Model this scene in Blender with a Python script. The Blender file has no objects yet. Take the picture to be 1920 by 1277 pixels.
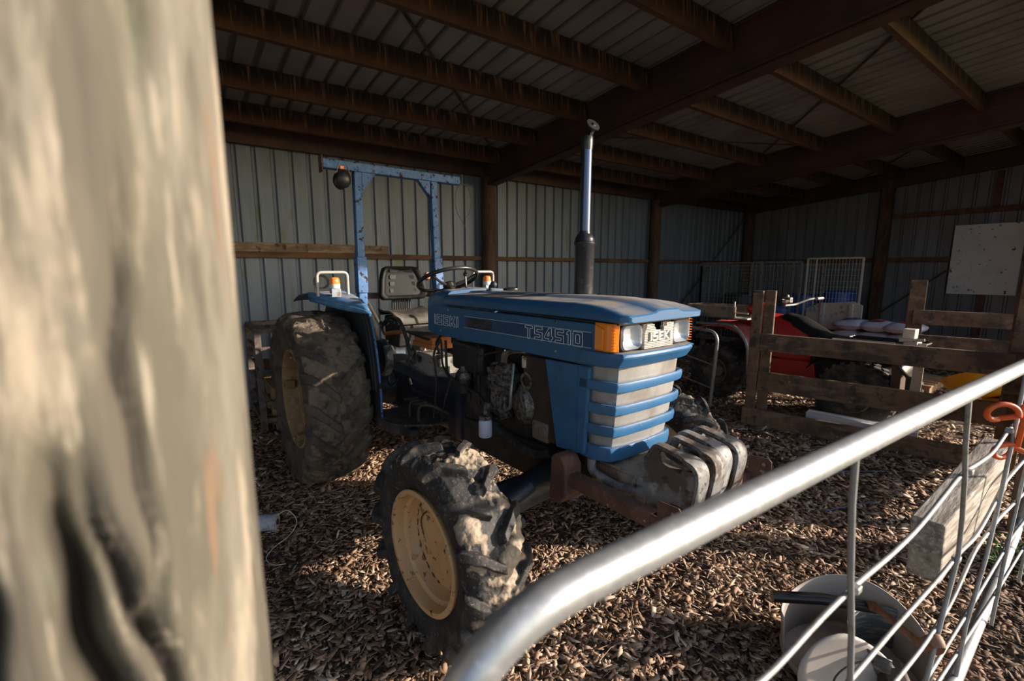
# An old blue tractor parked in an open-fronted farm shed
SUN_AZ, SUN_EL, SUN_E, SKY_S, EXPO = -41.0, 18.0, 8.5, .26, 0.08
import bpy, bmesh, math, random
import numpy as np
from mathutils import Vector, Matrix
random.seed(7)
rng = np.random.default_rng(11)
COL = bpy.context.scene.collection
PI = math.pi
V = Vector

# ------------------------------------------------------------------ numpy noise
def _hash(ix, iy, iz, seed):
    n = (ix.astype(np.int64) * 374761393 + iy.astype(np.int64) * 668265263 + iz.astype(np.int64) * 2147483647 + seed * 974634777) & 0xFFFFFFFF
    n = ((n ^ (n >> 13)) * 1274126177) & 0xFFFFFFFF
    n = (n ^ (n >> 16)) & 0xFFFF
    return n / 65535.0
def vnoise(p, seed=0):
    i = np.floor(p); f = p - i; f = f * f * (3 - 2 * f)
    i = i.astype(np.int64)
    r = 0
    for dx in (0, 1):
        wx = f[:, 0] if dx else 1 - f[:, 0]
        for dy in (0, 1):
            wy = f[:, 1] if dy else 1 - f[:, 1]
            for dz in (0, 1):
                wz = f[:, 2] if dz else 1 - f[:, 2]
                r = r + wx * wy * wz * _hash(i[:, 0] + dx, i[:, 1] + dy, i[:, 2] + dz, seed)
    return r
def fbm(p, octaves=4, seed=0):
    a, s, t = 0.5, 0, 0
    q = np.array(p, float)
    for k in range(octaves):
        s = s + a * vnoise(q, seed + k); t += a; a *= 0.5; q = q * 2.03 + 7.7
    return s / t
def sstep(a, b, x):
    t = np.clip((x - a) / (b - a), 0, 1)
    return t * t * (3 - 2 * t)

# ------------------------------------------------------------------ mesh builder
class MB:
    def __init__(self):
        self.v = []; self.f = []
    def add(self, vs, fs):
        o = len(self.v)
        self.v.extend([tuple(x) for x in vs]); self.f.extend([tuple(i + o for i in f) for f in fs])
        return self
    def box(self, c, s, rot=None):
        hx, hy, hz = s[0] / 2, s[1] / 2, s[2] / 2
        vs = [V((x, y, z)) for x in (-hx, hx) for y in (-hy, hy) for z in (-hz, hz)]
        if rot is not None: vs = [rot @ q for q in vs]
        c = V(c); vs = [q + c for q in vs]
        return self.add(vs, [(0, 1, 3, 2), (4, 6, 7, 5), (0, 4, 5, 1), (2, 3, 7, 6), (0, 2, 6, 4), (1, 5, 7, 3)])
    def bar(self, a, b, w, h, up=(0, 0, 1)):
        a, b = V(a), V(b); d = (b - a).normalized(); up = V(up)
        s = d.cross(up)
        if s.length < 1e-5: s = d.cross(V((1, 0, 0)))
        s.normalize(); u = s.cross(d).normalized()
        vs = [p + s * (i * w / 2) + u * (j * h / 2) for p in (a, b) for i, j in ((-1, -1), (1, -1), (1, 1), (-1, 1))]
        return self.add(vs, [(3, 2, 1, 0), (4, 5, 6, 7), (0, 1, 5, 4), (1, 2, 6, 5), (2, 3, 7, 6), (3, 0, 4, 7)])
    def tube(self, pts, r, n=8, cap=True, closed=False, flat=None):
        pts = [V(p) for p in pts]; m = len(pts)
        rs = r if hasattr(r, '__len__') else [r] * m
        T = []
        for i in range(m):
            if closed: t = pts[(i + 1) % m] - pts[i - 1]
            else: t = pts[min(i + 1, m - 1)] - pts[max(i - 1, 0)]
            T.append(t.normalized() if t.length > 1e-9 else V((0, 0, 1)))
        ref = V((0, 0, 1)) if abs(T[0].z) < .9 else V((1, 0, 0))
        nn = (ref - T[0] * ref.dot(T[0])).normalized()
        vs = []
        for i in range(m):
            nn = nn - T[i] * nn.dot(T[i])
            nn = nn.normalized() if nn.length > 1e-6 else T[i].orthogonal().normalized()
            b = T[i].cross(nn)
            for k in range(n):
                a = 2 * PI * k / n
                vs.append(pts[i] + nn * (math.cos(a) * rs[i]) + b * (math.sin(a) * rs[i] * (flat if flat else 1)))
        fs = []
        for i in range(m if closed else m - 1):
            j = (i + 1) % m
            for k in range(n):
                l = (k + 1) % n
                fs.append((i * n + k, i * n + l, j * n + l, j * n + k))
        if cap and not closed:
            fs.append(tuple(range(n - 1, -1, -1))); fs.append(tuple((m - 1) * n + k for k in range(n)))
        return self.add(vs, fs)
    def lathe(self, prof, c=(0, 0, 0), axis=(0, 1, 0), n=32, arc=2 * PI):
        """prof: list of (radius, height along axis)"""
        ax = V(axis).normalized(); e1 = ax.orthogonal().normalized(); e2 = ax.cross(e1); c = V(c)
        m = len(prof); full = arc > 2 * PI - 1e-6; N = n if full else n + 1
        vs = [c + ax * h + (e1 * math.cos(arc * k / n) + e2 * math.sin(arc * k / n)) * r for k in range(N) for r, h in prof]
        fs = []
        for k in range(n):
            l = (k + 1) % N
            for i in range(m - 1):
                fs.append((k * m + i, l * m + i, l * m + i + 1, k * m + i + 1))
        return self.add(vs, fs)
    def cyl(self, a, b, r, n=16, r2=None):
        return self.tube([a, b], [r, r if r2 is None else r2], n)
    def prism(self, poly, y0, y1, axis='y'):
        """poly: 2D points (u,z) for axis y ; (u,y) for axis z ; (y,z) for axis x"""
        def P(p, d):
            return (p[0], d, p[1]) if axis == 'y' else ((p[0], p[1], d) if axis == 'z' else (d, p[0], p[1]))
        m = len(poly)
        vs = [P(p, y0) for p in poly] + [P(p, y1) for p in poly]
        fs = [tuple(range(m)), tuple(range(2 * m - 1, m - 1, -1))]
        for i in range(m):
            j = (i + 1) % m
            fs.append((i, m + i, m + j, j))
        return self.add(vs, fs)
    def grid(self, rows, close_u=False, close_v=False):
        R, Cn = len(rows), len(rows[0])
        vs = [p for r in rows for p in r]
        fs = []
        for i in range(R if close_u else R - 1):
            for j in range(Cn if close_v else Cn - 1):
                a, b = (i + 1) % R, (j + 1) % Cn
                fs.append((i * Cn + j, i * Cn + b, a * Cn + b, a * Cn + j))
        return self.add(vs, fs)
    def sphere(self, c, r, n=12, sc=(1, 1, 1)):
        c = V(c); rows = []
        for i in range(n // 2 + 1):
            t = PI * i / (n // 2)
            rows.append([c + V((r * math.sin(t) * math.cos(2 * PI * k / n) * sc[0], r * math.sin(t) * math.sin(2 * PI * k / n) * sc[1], r * math.cos(t) * sc[2])) for k in range(n)])
        return self.grid(rows, close_v=True)
    def build(self, name, m, parent=None, smooth=35, bevel=0, seg=2, solid=0, subd=0, loc=None, recalc=True):
        me = bpy.data.meshes.new(name)
        vs = self.v
        if loc is not None:
            vs = [(x - loc[0], y - loc[1], z - loc[2]) for x, y, z in vs]
        me.from_pydata(vs, [], self.f); me.validate()
        if recalc:
            b = bmesh.new(); b.from_mesh(me); bmesh.ops.recalc_face_normals(b, faces=b.faces); b.to_mesh(me); b.free()
        if smooth:
            me.shade_smooth(); me.set_sharp_from_angle(angle=math.radians(smooth))
        o = bpy.data.objects.new(name, me); COL.objects.link(o)
        if loc is not None: o.location = loc
        if m is not None: me.materials.append(m)
        if parent is not None: o.parent = parent
        if solid:
            s = o.modifiers.new('solid', 'SOLIDIFY'); s.thickness = solid; s.offset = 0
        if subd:
            s = o.modifiers.new('sub', 'SUBSURF'); s.levels = subd; s.render_levels = subd
        if bevel:
            s = o.modifiers.new('bevel', 'BEVEL'); s.width = bevel; s.segments = seg; s.limit_method = 'ANGLE'; s.angle_limit = math.radians(40)
        return o

def np_mesh(name, verts, faces, m, parent=None, smooth=True, attrs=None):
    """fast mesh from numpy quads"""
    me = bpy.data.meshes.new(name)
    nv, nf = len(verts), len(faces)
    me.vertices.add(nv); me.vertices.foreach_set('co', np.asarray(verts, np.float32).ravel())
    k = faces.shape[1]
    me.loops.add(nf * k); me.loops.foreach_set('vertex_index', np.asarray(faces, np.int32).ravel())
    me.polygons.add(nf); me.polygons.foreach_set('loop_start', np.arange(0, nf * k, k, dtype=np.int32))
    me.update(calc_edges=True)
    if smooth: me.shade_smooth()
    for an, av in (attrs or {}).items():
        at = me.attributes.new(an, 'FLOAT', 'POINT'); at.data.foreach_set('value', np.asarray(av, np.float32))
    o = bpy.data.objects.new(name, me); COL.objects.link(o); me.materials.append(m)
    if parent is not None: o.parent = parent
    return o

def tag(o, label=None, cat=None, group=None, kind=None):
    if label: o['label'] = label
    if cat: o['category'] = cat
    if group: o['group'] = group
    if kind: o['kind'] = kind
    return o
def thing(name, label, cat, loc=(0, 0, 0), rotz=0, group=None):
    o = bpy.data.objects.new(name, None); COL.objects.link(o); o.empty_display_size = .1
    o.location = loc; o.rotation_euler = (0, 0, rotz)
    return tag(o, label, cat, group)
def arc(c, r, a0, a1, n, plane='xz', k=0.0):
    out = []
    for i in range(n + 1):
        a = math.radians(a0 + (a1 - a0) * i / n); x, y = r * math.cos(a), r * math.sin(a)
        out.append((c[0] + x, k, c[1] + y) if plane == 'xz' else (k, c[0] + x, c[1] + y) if plane == 'yz' else (c[0] + x, c[1] + y, k))
    return out
def rounded(pts, r, n=5, closed=False):
    """polyline with rounded corners"""
    pts = [V(p) for p in pts]; out = []
    m = len(pts)
    for i, p in enumerate(pts):
        if not closed and i in (0, m - 1): out.append(p); continue
        a, b = pts[i - 1], pts[(i + 1) % m]
        da, db = (a - p), (b - p); rr = min(r, da.length * .49, db.length * .49)
        s, e = p + da.normalized() * rr, p + db.normalized() * rr
        for k in range(n + 1):
            t = k / n; out.append(s * (1 - t) ** 2 + p * 2 * t * (1 - t) + e * t * t)
    return out

# ------------------------------------------------------------------ materials
def M(name, base, layers=(), rough=.6, metal=0.0, bump=None, rvar=0.0, spec=None, attr=None, trans=0, coat=0):
    """base colour, then layers: dict(c=, s=scale, st=(stretch), lo=, hi=, d=detail, up=bool, a=max amount)
       attr=(name, colour, lo, hi): colour laid where a mesh attribute is high"""
    m = bpy.data.materials.new(name); m.use_nodes = True
    nt = m.node_tree; N = nt.nodes; L = nt.links
    bs = N['Principled BSDF']
    bs.inputs['Roughness'].default_value = rough; bs.inputs['Metallic'].default_value = metal
    if spec is not None: bs.inputs['Specular IOR Level'].default_value = spec
    if trans: bs.inputs['Transmission Weight'].default_value = trans
    if coat: bs.inputs['Coat Weight'].default_value = coat; bs.inputs['Coat Roughness'].default_value = .15
    tc = N.new('ShaderNodeTexCoord')
    def noise(s, st=(1, 1, 1), d=5, off=0, dist=0):
        mp = N.new('ShaderNodeMapping'); mp.inputs['Scale'].default_value = st; mp.inputs['Location'].default_value = (off, off * 1.7, off * .6)
        L.new(tc.outputs['Object'], mp.inputs['Vector'])
        n = N.new('ShaderNodeTexNoise'); n.inputs['Scale'].default_value = s; n.inputs['Detail'].default_value = d
        n.inputs['Roughness'].default_value = .6; n.inputs['Distortion'].default_value = dist
        L.new(mp.outputs[0], n.inputs['Vector']); return n
    def rgb(c):
        return (c[0], c[1], c[2], 1)
    col = None; metal_out = None
    def mixc(fac_sock, c):
        nonlocal col
        x = N.new('ShaderNodeMix'); x.data_type = 'RGBA'
        L.new(fac_sock, x.inputs['Factor'])
        if col is None: x.inputs['A'].default_value = rgb(base)
        else: L.new(col, x.inputs['A'])
        x.inputs['B'].default_value = rgb(c); col = x.outputs['Result']
    fr = None
    for i, l in enumerate(layers):
        n = noise(l.get('s', 5), l.get('st', (1, 1, 1)), l.get('d', 6), i * 3.3 + l.get('off', 0), l.get('dist', 0))
        mr = N.new('ShaderNodeMapRange'); mr.inputs['From Min'].default_value = l.get('lo', .45); mr.inputs['From Max'].default_value = l.get('hi', .6)
        mr.inputs['To Max'].default_value = l.get('a', 1.0); mr.interpolation_type = 'SMOOTHSTEP'
        L.new(n.outputs['Fac'], mr.inputs['Value']); fac = mr.outputs[0]
        if l.get('up'):
            g = N.new('ShaderNodeNewGeometry'); sp = N.new('ShaderNodeSeparateXYZ'); L.new(g.outputs['Normal'], sp.inputs[0])
            m2 = N.new('ShaderNodeMapRange'); m2.inputs['From Min'].default_value = l.get('u0', .6); m2.inputs['From Max'].default_value = l.get('u1', .95)
            L.new(sp.outputs['Z'], m2.inputs['Value'])
            mu = N.new('ShaderNodeMath'); mu.operation = 'MULTIPLY'; L.new(fac, mu.inputs[0]); L.new(m2.outputs[0], mu.inputs[1]); fac = mu.outputs[0]
        if l.get('zr'):   # band between two heights (object z)
            sp = N.new('ShaderNodeSeparateXYZ'); L.new(tc.outputs['Object'], sp.inputs[0])
            m2 = N.new('ShaderNodeMapRange'); m2.inputs['From Min'].default_value = l['zr'][0]; m2.inputs['From Max'].default_value = l['zr'][1]
            L.new(sp.outputs['Z'], m2.inputs['Value'])
            mu = N.new('ShaderNodeMath'); mu.operation = 'MULTIPLY'; L.new(fac, mu.inputs[0]); L.new(m2.outputs[0], mu.inputs[1]); fac = mu.outputs[0]
        mixc(fac, l['c'])
        if l.get('r') is not None:
            x = N.new('ShaderNodeMix'); x.data_type = 'FLOAT'; L.new(fac, x.inputs['Factor'])
            if fr is None: x.inputs['A'].default_value = rough
            else: L.new(fr, x.inputs['A'])
            x.inputs['B'].default_value = l['r']; fr = x.outputs['Result']
    if attr:
        for an, c, lo, hi in attr:
            a = N.new('ShaderNodeAttribute'); a.attribute_name = an
            mr = N.new('ShaderNodeMapRange'); mr.inputs['From Min'].default_value = lo; mr.inputs['From Max'].default_value = hi
            mr.interpolation_type = 'SMOOTHSTEP'
            L.new(a.outputs['Fac'], mr.inputs['Value']); mixc(mr.outputs[0], c)
    if col is None: bs.inputs['Base Color'].default_value = rgb(base)
    else: L.new(col, bs.inputs['Base Color'])
    if fr is not None: L.new(fr, bs.inputs['Roughness'])
    if bump:
        n = noise(bump[1], bump[2] if len(bump) > 2 else (1, 1, 1), 8, 1.3)
        b = N.new('ShaderNodeBump'); b.inputs['Strength'].default_value = bump[0]; b.inputs['Distance'].default_value = .01 if len(bump) < 4 else bump[3]
        L.new(n.outputs['Fac'], b.inputs['Height']); L.new(b.outputs[0], bs.inputs['Normal'])
    return m

DUST = (.34, .27, .19)
blue = M('blue_paint', (.024, .105, .235), [dict(c=(.035, .14, .29), s=3, lo=.35, hi=.7, a=.5), dict(c=(.30, .33, .36), s=60, lo=.66, hi=.72, a=.5, r=.8), dict(c=DUST, s=9, lo=.2, hi=.6, up=True, u0=.93, u1=.995, a=.8, r=.9)], rough=.36, bump=(.04, 120))
blue_clean = M('blue_paint_grille', (.03, .125, .27), [dict(c=(.014, .07, .175), s=5, lo=.45, hi=.7, a=.6), dict(c=(.33, .36, .38), s=75, lo=.67, hi=.73, a=.5, r=.8), dict(c=(.09, .045, .02), s=7, st=(1, 1, .5), lo=.66, hi=.72, a=.6, r=.8), dict(c=DUST, s=14, lo=.35, hi=.7, up=True, a=.5, r=.9)], rough=.38, bump=(.05, 90))
blue_worn = M('blue_worn_paint', (.032, .125, .32), [dict(c=(.085, .19, .37), s=30, lo=.4, hi=.7, a=.8), dict(c=(.03, .018, .014), s=26, lo=.58, hi=.62, r=.9), dict(c=(.35, .35, .35), s=70, lo=.66, hi=.7, a=.6)], rough=.5, bump=(.15, 80))
blue_fender = M('faded_blue_fender_paint', (.06, .175, .35), [dict(c=(.12, .25, .42), s=12, lo=.45, hi=.7, a=.7), dict(c=(.045, .03, .02), s=30, lo=.65, hi=.69, r=.9), dict(c=(.40, .36, .30), s=9, lo=.2, hi=.6, up=True, u0=.85, u1=.99, a=.85, r=.9)], rough=.45, bump=(.1, 80))
blue_dark = M('blue_stripe_decal', (.016, .062, .15), [dict(c=(.024, .08, .18), s=8, lo=.4, hi=.7)], rough=.5)
fender_in = M('fender_dark_inside', (.022, .025, .032), [dict(c=(.06, .055, .05), s=6, lo=.45, hi=.7, a=.6)], rough=.75)
white_line = M('white_decal_line', (.72, .75, .78), [dict(c=(.2, .25, .35), s=40, lo=.62, hi=.7)], rough=.6)
sticker = M('worn_dark_sticker', (.022, .03, .035), [dict(c=(.05, .06, .07), s=9, st=(1, 1, 4))], rough=.7)
rubber_cols = dict(rough=.8)
tyre_front_m = M('muddy_front_tyre_rubber', (.020, .019, .019), [dict(c=(.05, .046, .042), s=16, lo=.45, hi=.65, a=.8), dict(c=(.17, .15, .13), s=80, lo=.58, hi=.68, a=.8), dict(c=(.085, .068, .05), s=9, lo=.55, hi=.66, a=.7, off=4)], rough=.70, bump=(.5, 90, (1, 1, 1), .005), attr=[('mud', (.20, .155, .11), .30, .5), ('mud', (.34, .275, .20), .5, .95)])
tyre_rear_m = M('muddy_rear_tyre_rubber', (.046, .039, .034), [dict(c=(.125, .092, .066), s=5, lo=.36, hi=.6, a=.85), dict(c=(.03, .026, .023), s=13, lo=.56, hi=.68, a=.8), dict(c=(.17, .135, .10), s=70, lo=.6, hi=.7, a=.6)], rough=.88, bump=(.9, 45, (1, 1, 1), .010), attr=[('mud', (.165, .122, .088), .25, .85)])
rim_m = M('tan_orange_rim_paint', (.62, .37, .175), [dict(c=(.48, .27, .12), s=5, lo=.45, hi=.7, a=.7), dict(c=(.13, .065, .035), s=26, lo=.58, hi=.66, r=.9), dict(c=(.56, .40, .24), s=9, lo=.5, hi=.65, a=.6)], rough=.55, bump=(.12, 60))
rim_rear_m = M('dusty_rear_rim_paint', (.30, .19, .09), [dict(c=(.2, .12, .055), s=6, lo=.42, hi=.65), dict(c=(.10, .06, .03), s=20, lo=.62, hi=.7), dict(c=(.38, .29, .19), s=14, lo=.52, hi=.68, a=.7)], rough=.8, bump=(.2, 50))
grime = M('oily_black_casting', (.018, .017, .017), [dict(c=(.05, .042, .034), s=9, lo=.42, hi=.65), dict(c=(.09, .075, .06), s=30, lo=.6, hi=.7, a=.6)], rough=.65, bump=(.4, 40))
grime_blue = M('dark_blue_casting', (.014, .02, .036), [dict(c=(.03, .036, .05), s=7, lo=.4, hi=.65), dict(c=(.10, .085, .065), s=24, lo=.6, hi=.7, a=.7)], rough=.5, bump=(.3, 40))
grey_cast = M('grey_gearbox_casting', (.26, .25, .23), [dict(c=(.06, .05, .04), s=9, lo=.5, hi=.62), dict(c=(.4, .38, .34), s=30, lo=.55, hi=.7, a=.6)], rough=.6, bump=(.4, 45))
alu = M('dirty_aluminium_casting', (.23, .222, .21), [dict(c=(.055, .045, .037), s=38, lo=.45, hi=.62), dict(c=(.15, .10, .06), s=9, lo=.55, hi=.68)], rough=.5, metal=.6, bump=(.5, 60))
steel = M('bare_steel', (.30, .29, .28), [dict(c=(.10, .06, .04), s=14, lo=.5, hi=.66)], rough=.45, metal=.8, bump=(.1, 60))
rust = M('rusty_brown_steel', (.13, .062, .042), [dict(c=(.075, .036, .025), s=7, lo=.4, hi=.65), dict(c=(.42, .38, .35), s=26, lo=.66, hi=.70), dict(c=(.2, .12, .08), s=50, lo=.55, hi=.7, a=.5)], rough=.75, bump=(.25, 50))
copper_box = M('faded_orange_paint', (.50, .17, .05), [dict(c=(.2, .09, .04), s=9, lo=.5, hi=.7)], rough=.6)
weight_m = M('peeling_grey_weight_paint', (.20, .20, .20), [dict(c=(.10, .075, .06), s=8, lo=.42, hi=.56, r=.9), dict(c=(.36, .35, .33), s=16, st=(1, 1, .45), lo=.55, hi=.64, a=.8), dict(c=(.05, .04, .035), s=26, lo=.58, hi=.64)], rough=.55, bump=(.4, 45))
black_vinyl = M('black_seat_vinyl', (.010, .010, .011), [dict(c=(.05, .047, .042), s=8, lo=.52, hi=.7, a=.5, r=.7)], rough=.5, bump=(.06, 120), spec=.14)
seat_worn = M('worn_cushion_vinyl', (.05, .046, .04), [dict(c=(.11, .095, .075), s=6, lo=.42, hi=.6), dict(c=(.03, .028, .026), s=10, lo=.52, hi=.66)], rough=.6, bump=(.1, 60))
black_plastic = M('black_plastic', (.02, .02, .021), [dict(c=(.05, .047, .042), s=20, lo=.5, hi=.7, a=.6)], rough=.35)
black_rubber = M('black_rubber_hose', (.016, .016, .016), [dict(c=(.06, .05, .042), s=25, lo=.5, hi=.68)], rough=.6)
pipe_black = M('black_exhaust_paint', (.028, .03, .036), [dict(c=(.10, .085, .075), s=45, lo=.58, hi=.68, a=.7)], rough=.32, metal=.3, bump=(.05, 90))
pipe_chrome = M('dull_bluish_steel_pipe', (.10, .12, .19), [dict(c=(.05, .05, .06), s=12, st=(1, 1, .2), lo=.5, hi=.7)], rough=.26, metal=.85)
silver_panel = M('silver_grille_panel', (.36, .355, .35), [dict(c=(.23, .20, .175), s=6, st=(1, 1, .6), lo=.45, hi=.68, a=.8), dict(c=(.44, .44, .43), s=12, lo=.55, hi=.7, a=.5)], rough=.42, metal=.35, bump=(.05, 40))
badge_m = M('silver_badge_slats', (.52, .47, .42), [dict(c=(.36, .31, .26), s=12, lo=.45, hi=.65, a=.6)], rough=.5, metal=.2)
letter_m = M('raised_silver_letters', (.75, .73, .70), [], rough=.35, metal=.3)
amber = M('amber_lens', (.90, .26, .012), [dict(c=(.62, .25, .06), s=6, lo=.45, hi=.65, a=.5), dict(c=(.55, .36, .18), s=30, lo=.6, hi=.7, a=.5)], rough=.28, coat=.4)
orange_lens = M('orange_beacon_lens', (.95, .22, .02), [dict(c=(.75, .5, .3), s=20, lo=.62, hi=.7, a=.5)], rough=.3, coat=.4)
white_plastic = M('white_plastic', (.62, .62, .62), [dict(c=(.42, .40, .37), s=12, lo=.5, hi=.68, a=.7)], rough=.45)
lens = M('headlight_reflector', (.56, .58, .61), [dict(c=(.38, .41, .45), s=9, st=(1, 1, 2), lo=.4, hi=.6, a=.7), dict(c=(.6, .6, .6), s=5, lo=.5, hi=.7, a=.6)], rough=.3, metal=.35, coat=.8)
filter_white = M('white_oil_filter_paint', (.62, .66, .78), [dict(c=(.25, .25, .27), s=30, lo=.6, hi=.66, a=.7)], rough=.4)
pipe_grey = M('faded_grey_handrail_paint', (.40, .385, .36), [dict(c=(.18, .11, .07), s=20, lo=.58, hi=.68)], rough=.5, metal=.3)
perforated = M('perforated_fan_guard', (.045, .032, .028), [dict(c=(.08, .05, .04), s=8, lo=.45, hi=.65)], rough=.7, metal=.3)

galv = M('galvanised_pipe', (.42, .43, .44), [dict(c=(.36, .37, .385), s=35, lo=.42, hi=.62), dict(c=(.62, .63, .64), s=70, lo=.55, hi=.7, a=.6), dict(c=(.25, .24, .22), s=12, lo=.66, hi=.75, a=.5)], rough=.44, metal=.7, bump=(.06, 80))
galv_wire = M('galvanised_wire', (.33, .33, .33), [dict(c=(.25, .23, .2), s=30, lo=.5, hi=.68)], rough=.55, metal=.6)
post_wood = M('weathered_grey_post_timber', (.40, .34, .245), [dict(c=(.255, .225, .16), s=3.5, st=(3, 3, .35), lo=.42, hi=.62), dict(c=(.66, .55, .40), s=3.2, st=(3, 3, .3), lo=.52, hi=.66, off=5), dict(c=(.12, .11, .085), s=4.5, st=(3.4, 3.4, .28), lo=.58, hi=.67, off=2, a=.85), dict(c=(.22, .26, .16), s=5, st=(2, 2, .4), lo=.6, hi=.7, a=.5), dict(c=(.30, .17, .09), s=4, st=(4, 4, .4), lo=.66, hi=.72, off=8, a=.6)], rough=.85, bump=(.5, 14, (3, 3, .3), .01))
fence_wood = M('dirty_fence_timber', (.20, .118, .068), [dict(c=(.085, .052, .034), s=4, lo=.42, hi=.62), dict(c=(.25, .165, .105), s=6, st=(2, .4, 3), lo=.5, hi=.66, a=.7), dict(c=(.36, .34, .31), s=20, lo=.66, hi=.74, a=.6), dict(c=(.05, .038, .03), s=9, lo=.56, hi=.64, off=4, a=.8)], rough=.85, bump=(.35, 30, (3, .5, 4)))
grey_wood = M('grey_weathered_plank', (.36, .32, .275), [dict(c=(.20, .17, .14), s=6, st=(.5, 4, 5), lo=.42, hi=.6), dict(c=(.46, .42, .37), s=14, st=(.4, 5, 5), lo=.52, hi=.64), dict(c=(.10, .075, .055), s=11, lo=.6, hi=.68)], rough=.9, bump=(.5, 26, (.4, 4, 4)))
plank_dark = M('old_plank_timber', (.17, .115, .075), [dict(c=(.28, .22, .16), s=8, st=(.5, 3, 3), lo=.45, hi=.65), dict(c=(.05, .035, .025), s=12, lo=.56, hi=.66)], rough=.85, bump=(.3, 30))
# ------------------------------------------------------------------ the shed
YW, XR, XL = 6.0, 11.35, -3.95
def roof_z(y): return 3.475 - .085 * (y - 3.0)
def raft_z(y): return 3.045 - .080 * (y - 3.0)

wall_m = M('grey_corrugated_steel_wall', (.168, .205, .262), [dict(c=(.13, .157, .20), s=2.2, st=(1, 1, .25), lo=.4, hi=.65), dict(c=(.22, .257, .31), s=9, st=(5, 5, .15), lo=.5, hi=.7, a=.6), dict(c=(.13, .15, .065), s=2.6, st=(2.4, 2.4, .55), lo=.60, hi=.70, a=.7, zr=(2.9, 2.4)), dict(c=(.16, .13, .10), s=5, st=(6, 6, .2), lo=.64, hi=.72, a=.4)], rough=.5, metal=.25)
wall_right_m = M('grey_corrugated_steel_gable', (.19, .20, .23), [dict(c=(.14, .147, .165), s=2, st=(1, 1, .3), lo=.4, hi=.65), dict(c=(.25, .26, .29), s=8, st=(5, 5, .15), lo=.5, hi=.7, a=.6)], rough=.5, metal=.25)
roof_m = M('grey_corrugated_roof_sheet', (.31, .30, .283), [dict(c=(.235, .217, .204), s=1.5, lo=.4, hi=.65), dict(c=(.32, .24, .22), s=1.1, lo=.56, hi=.68, a=.5, off=3)], rough=.55, metal=.2)
purlin_m = M('stained_purlin_timber', (.085, .036, .016), [dict(c=(.055, .024, .011), s=2, st=(1, 1, 1), lo=.4, hi=.65), dict(c=(.014, .009, .006), s=7, st=(2.2, 2, .22), lo=.40, hi=.52, zr=(-.06, .05), a=.95), dict(c=(.34, .17, .085), s=9, st=(4, 2, .16), lo=.55, hi=.64, zr=(-.08, .01), a=.6, off=4)], rough=.8, bump=(.2, 30, (.4, 2, 2)))
rafter_m = M('red_oxide_painted_beam', (.065, .027, .017), [dict(c=(.036, .017, .012), s=1.8, lo=.4, hi=.65), dict(c=(.10, .048, .03), s=8, st=(3, .3, 3), lo=.55, hi=.7, a=.5)], rough=.6, bump=(.1, 30))
girt_m = M('brown_girt_timber', (.15, .075, .042), [dict(c=(.07, .038, .024), s=5, st=(.5, 2, 2), lo=.4, hi=.62), dict(c=(.4, .38, .35), s=30, lo=.68, hi=.73, a=.6)], rough=.8, bump=(.2, 30, (.4, 2, 2)))
wpost_m = M('brown_wall_post_timber', (.105, .056, .033), [dict(c=(.05, .03, .02), s=4, st=(2, 2, .4), lo=.42, hi=.62), dict(c=(.2, .15, .11), s=12, st=(3, 3, .4), lo=.58, hi=.7, a=.6)], rough=.85, bump=(.3, 24, (2, 2, .4)))

def st(o, label=None, cat=None): return tag(o, label, cat, None, 'structure')

def corrugated(p0, dirv, length, zb, zt, out, pitch=.19, rw=.03, rd=.028):
    """vertical trapezoid sheet: p0 start, dirv unit along, out = outward normal; zt may be a function of distance"""
    p0, d, out = V(p0), V(dirv), V(out); prof = []
    n = int(length / pitch)
    for i in range(n + 1):
        s = i * pitch
        prof += [(s, 0), (s + pitch - rw - .024, 0), (s + pitch - rw - .010, rd), (s + pitch - .014, rd)]
        if i % 1 == 0: prof += []
    vs, fs = [], []
    for s, o in prof:
        t = zt(s) if callable(zt) else zt
        q = p0 + d * s + out * o
        vs += [(q.x, q.y, zb), (q.x, q.y, t)]
    for i in range(len(prof) - 1): fs.append((2 * i, 2 * i + 2, 2 * i + 3, 2 * i + 1))
    return MB().add(vs, fs)

w = corrugated((XL, YW, 0), (1, 0, 0), XR - XL, -.05, 3.22, (0, 1, 0)).build('wall_back', wall_m, smooth=0, recalc=False)
st(w, 'grey corrugated steel back wall of the shed behind the tractor', 'wall')
w = corrugated((XR, YW, 0), (0, -1, 0), YW - .35, -.05, lambda s: roof_z(YW - s) + .02, (1, 0, 0)).build('wall_right', wall_right_m, smooth=0, recalc=False)
st(w, 'dark grey corrugated end wall on the right behind the trailer', 'wall')
w = corrugated((XL, YW, 0), (0, -1, 0), YW - .35, -.05, lambda s: roof_z(YW - s) + .02, (-1, 0, 0)).build('wall_left', wall_right_m, smooth=0, recalc=False)
st(w, 'corrugated end wall at the hidden left end of the shed', 'wall')

w = corrugated((9.2, .36, 0), (1, 0, 0), XR - 9.2, -.05, roof_z(.36) + .02, (0, -1, 0)).build('wall_front_added', wall_right_m, smooth=0, recalc=False)  # unseen wall, added to keep light off the right end
st(w, 'corrugated front wall added unseen across part of the right bay to darken it', 'wall')
# roof sheet: ribs run down the slope
vs, fs = [], []
x = XL - .1; prof = []
while x < XR + .15:
    prof += [(x, 0), (x + .140, 0), (x + .146, .045), (x + .184, .045)]; x += .19
y0, y1 = -.35, YW + .12
for px, o in prof:
    vs += [(px, y0, roof_z(y0) + o), (px, y1, roof_z(y1) + o)]
for i in range(len(prof) - 1): fs.append((2 * i, 2 * i + 2, 2 * i + 3, 2 * i + 1))
ce = MB().add(vs, fs).build('ceiling', roof_m, smooth=0, recalc=False)
st(ce, 'grey ribbed steel roof sheets seen from below', 'ceiling')

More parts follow.
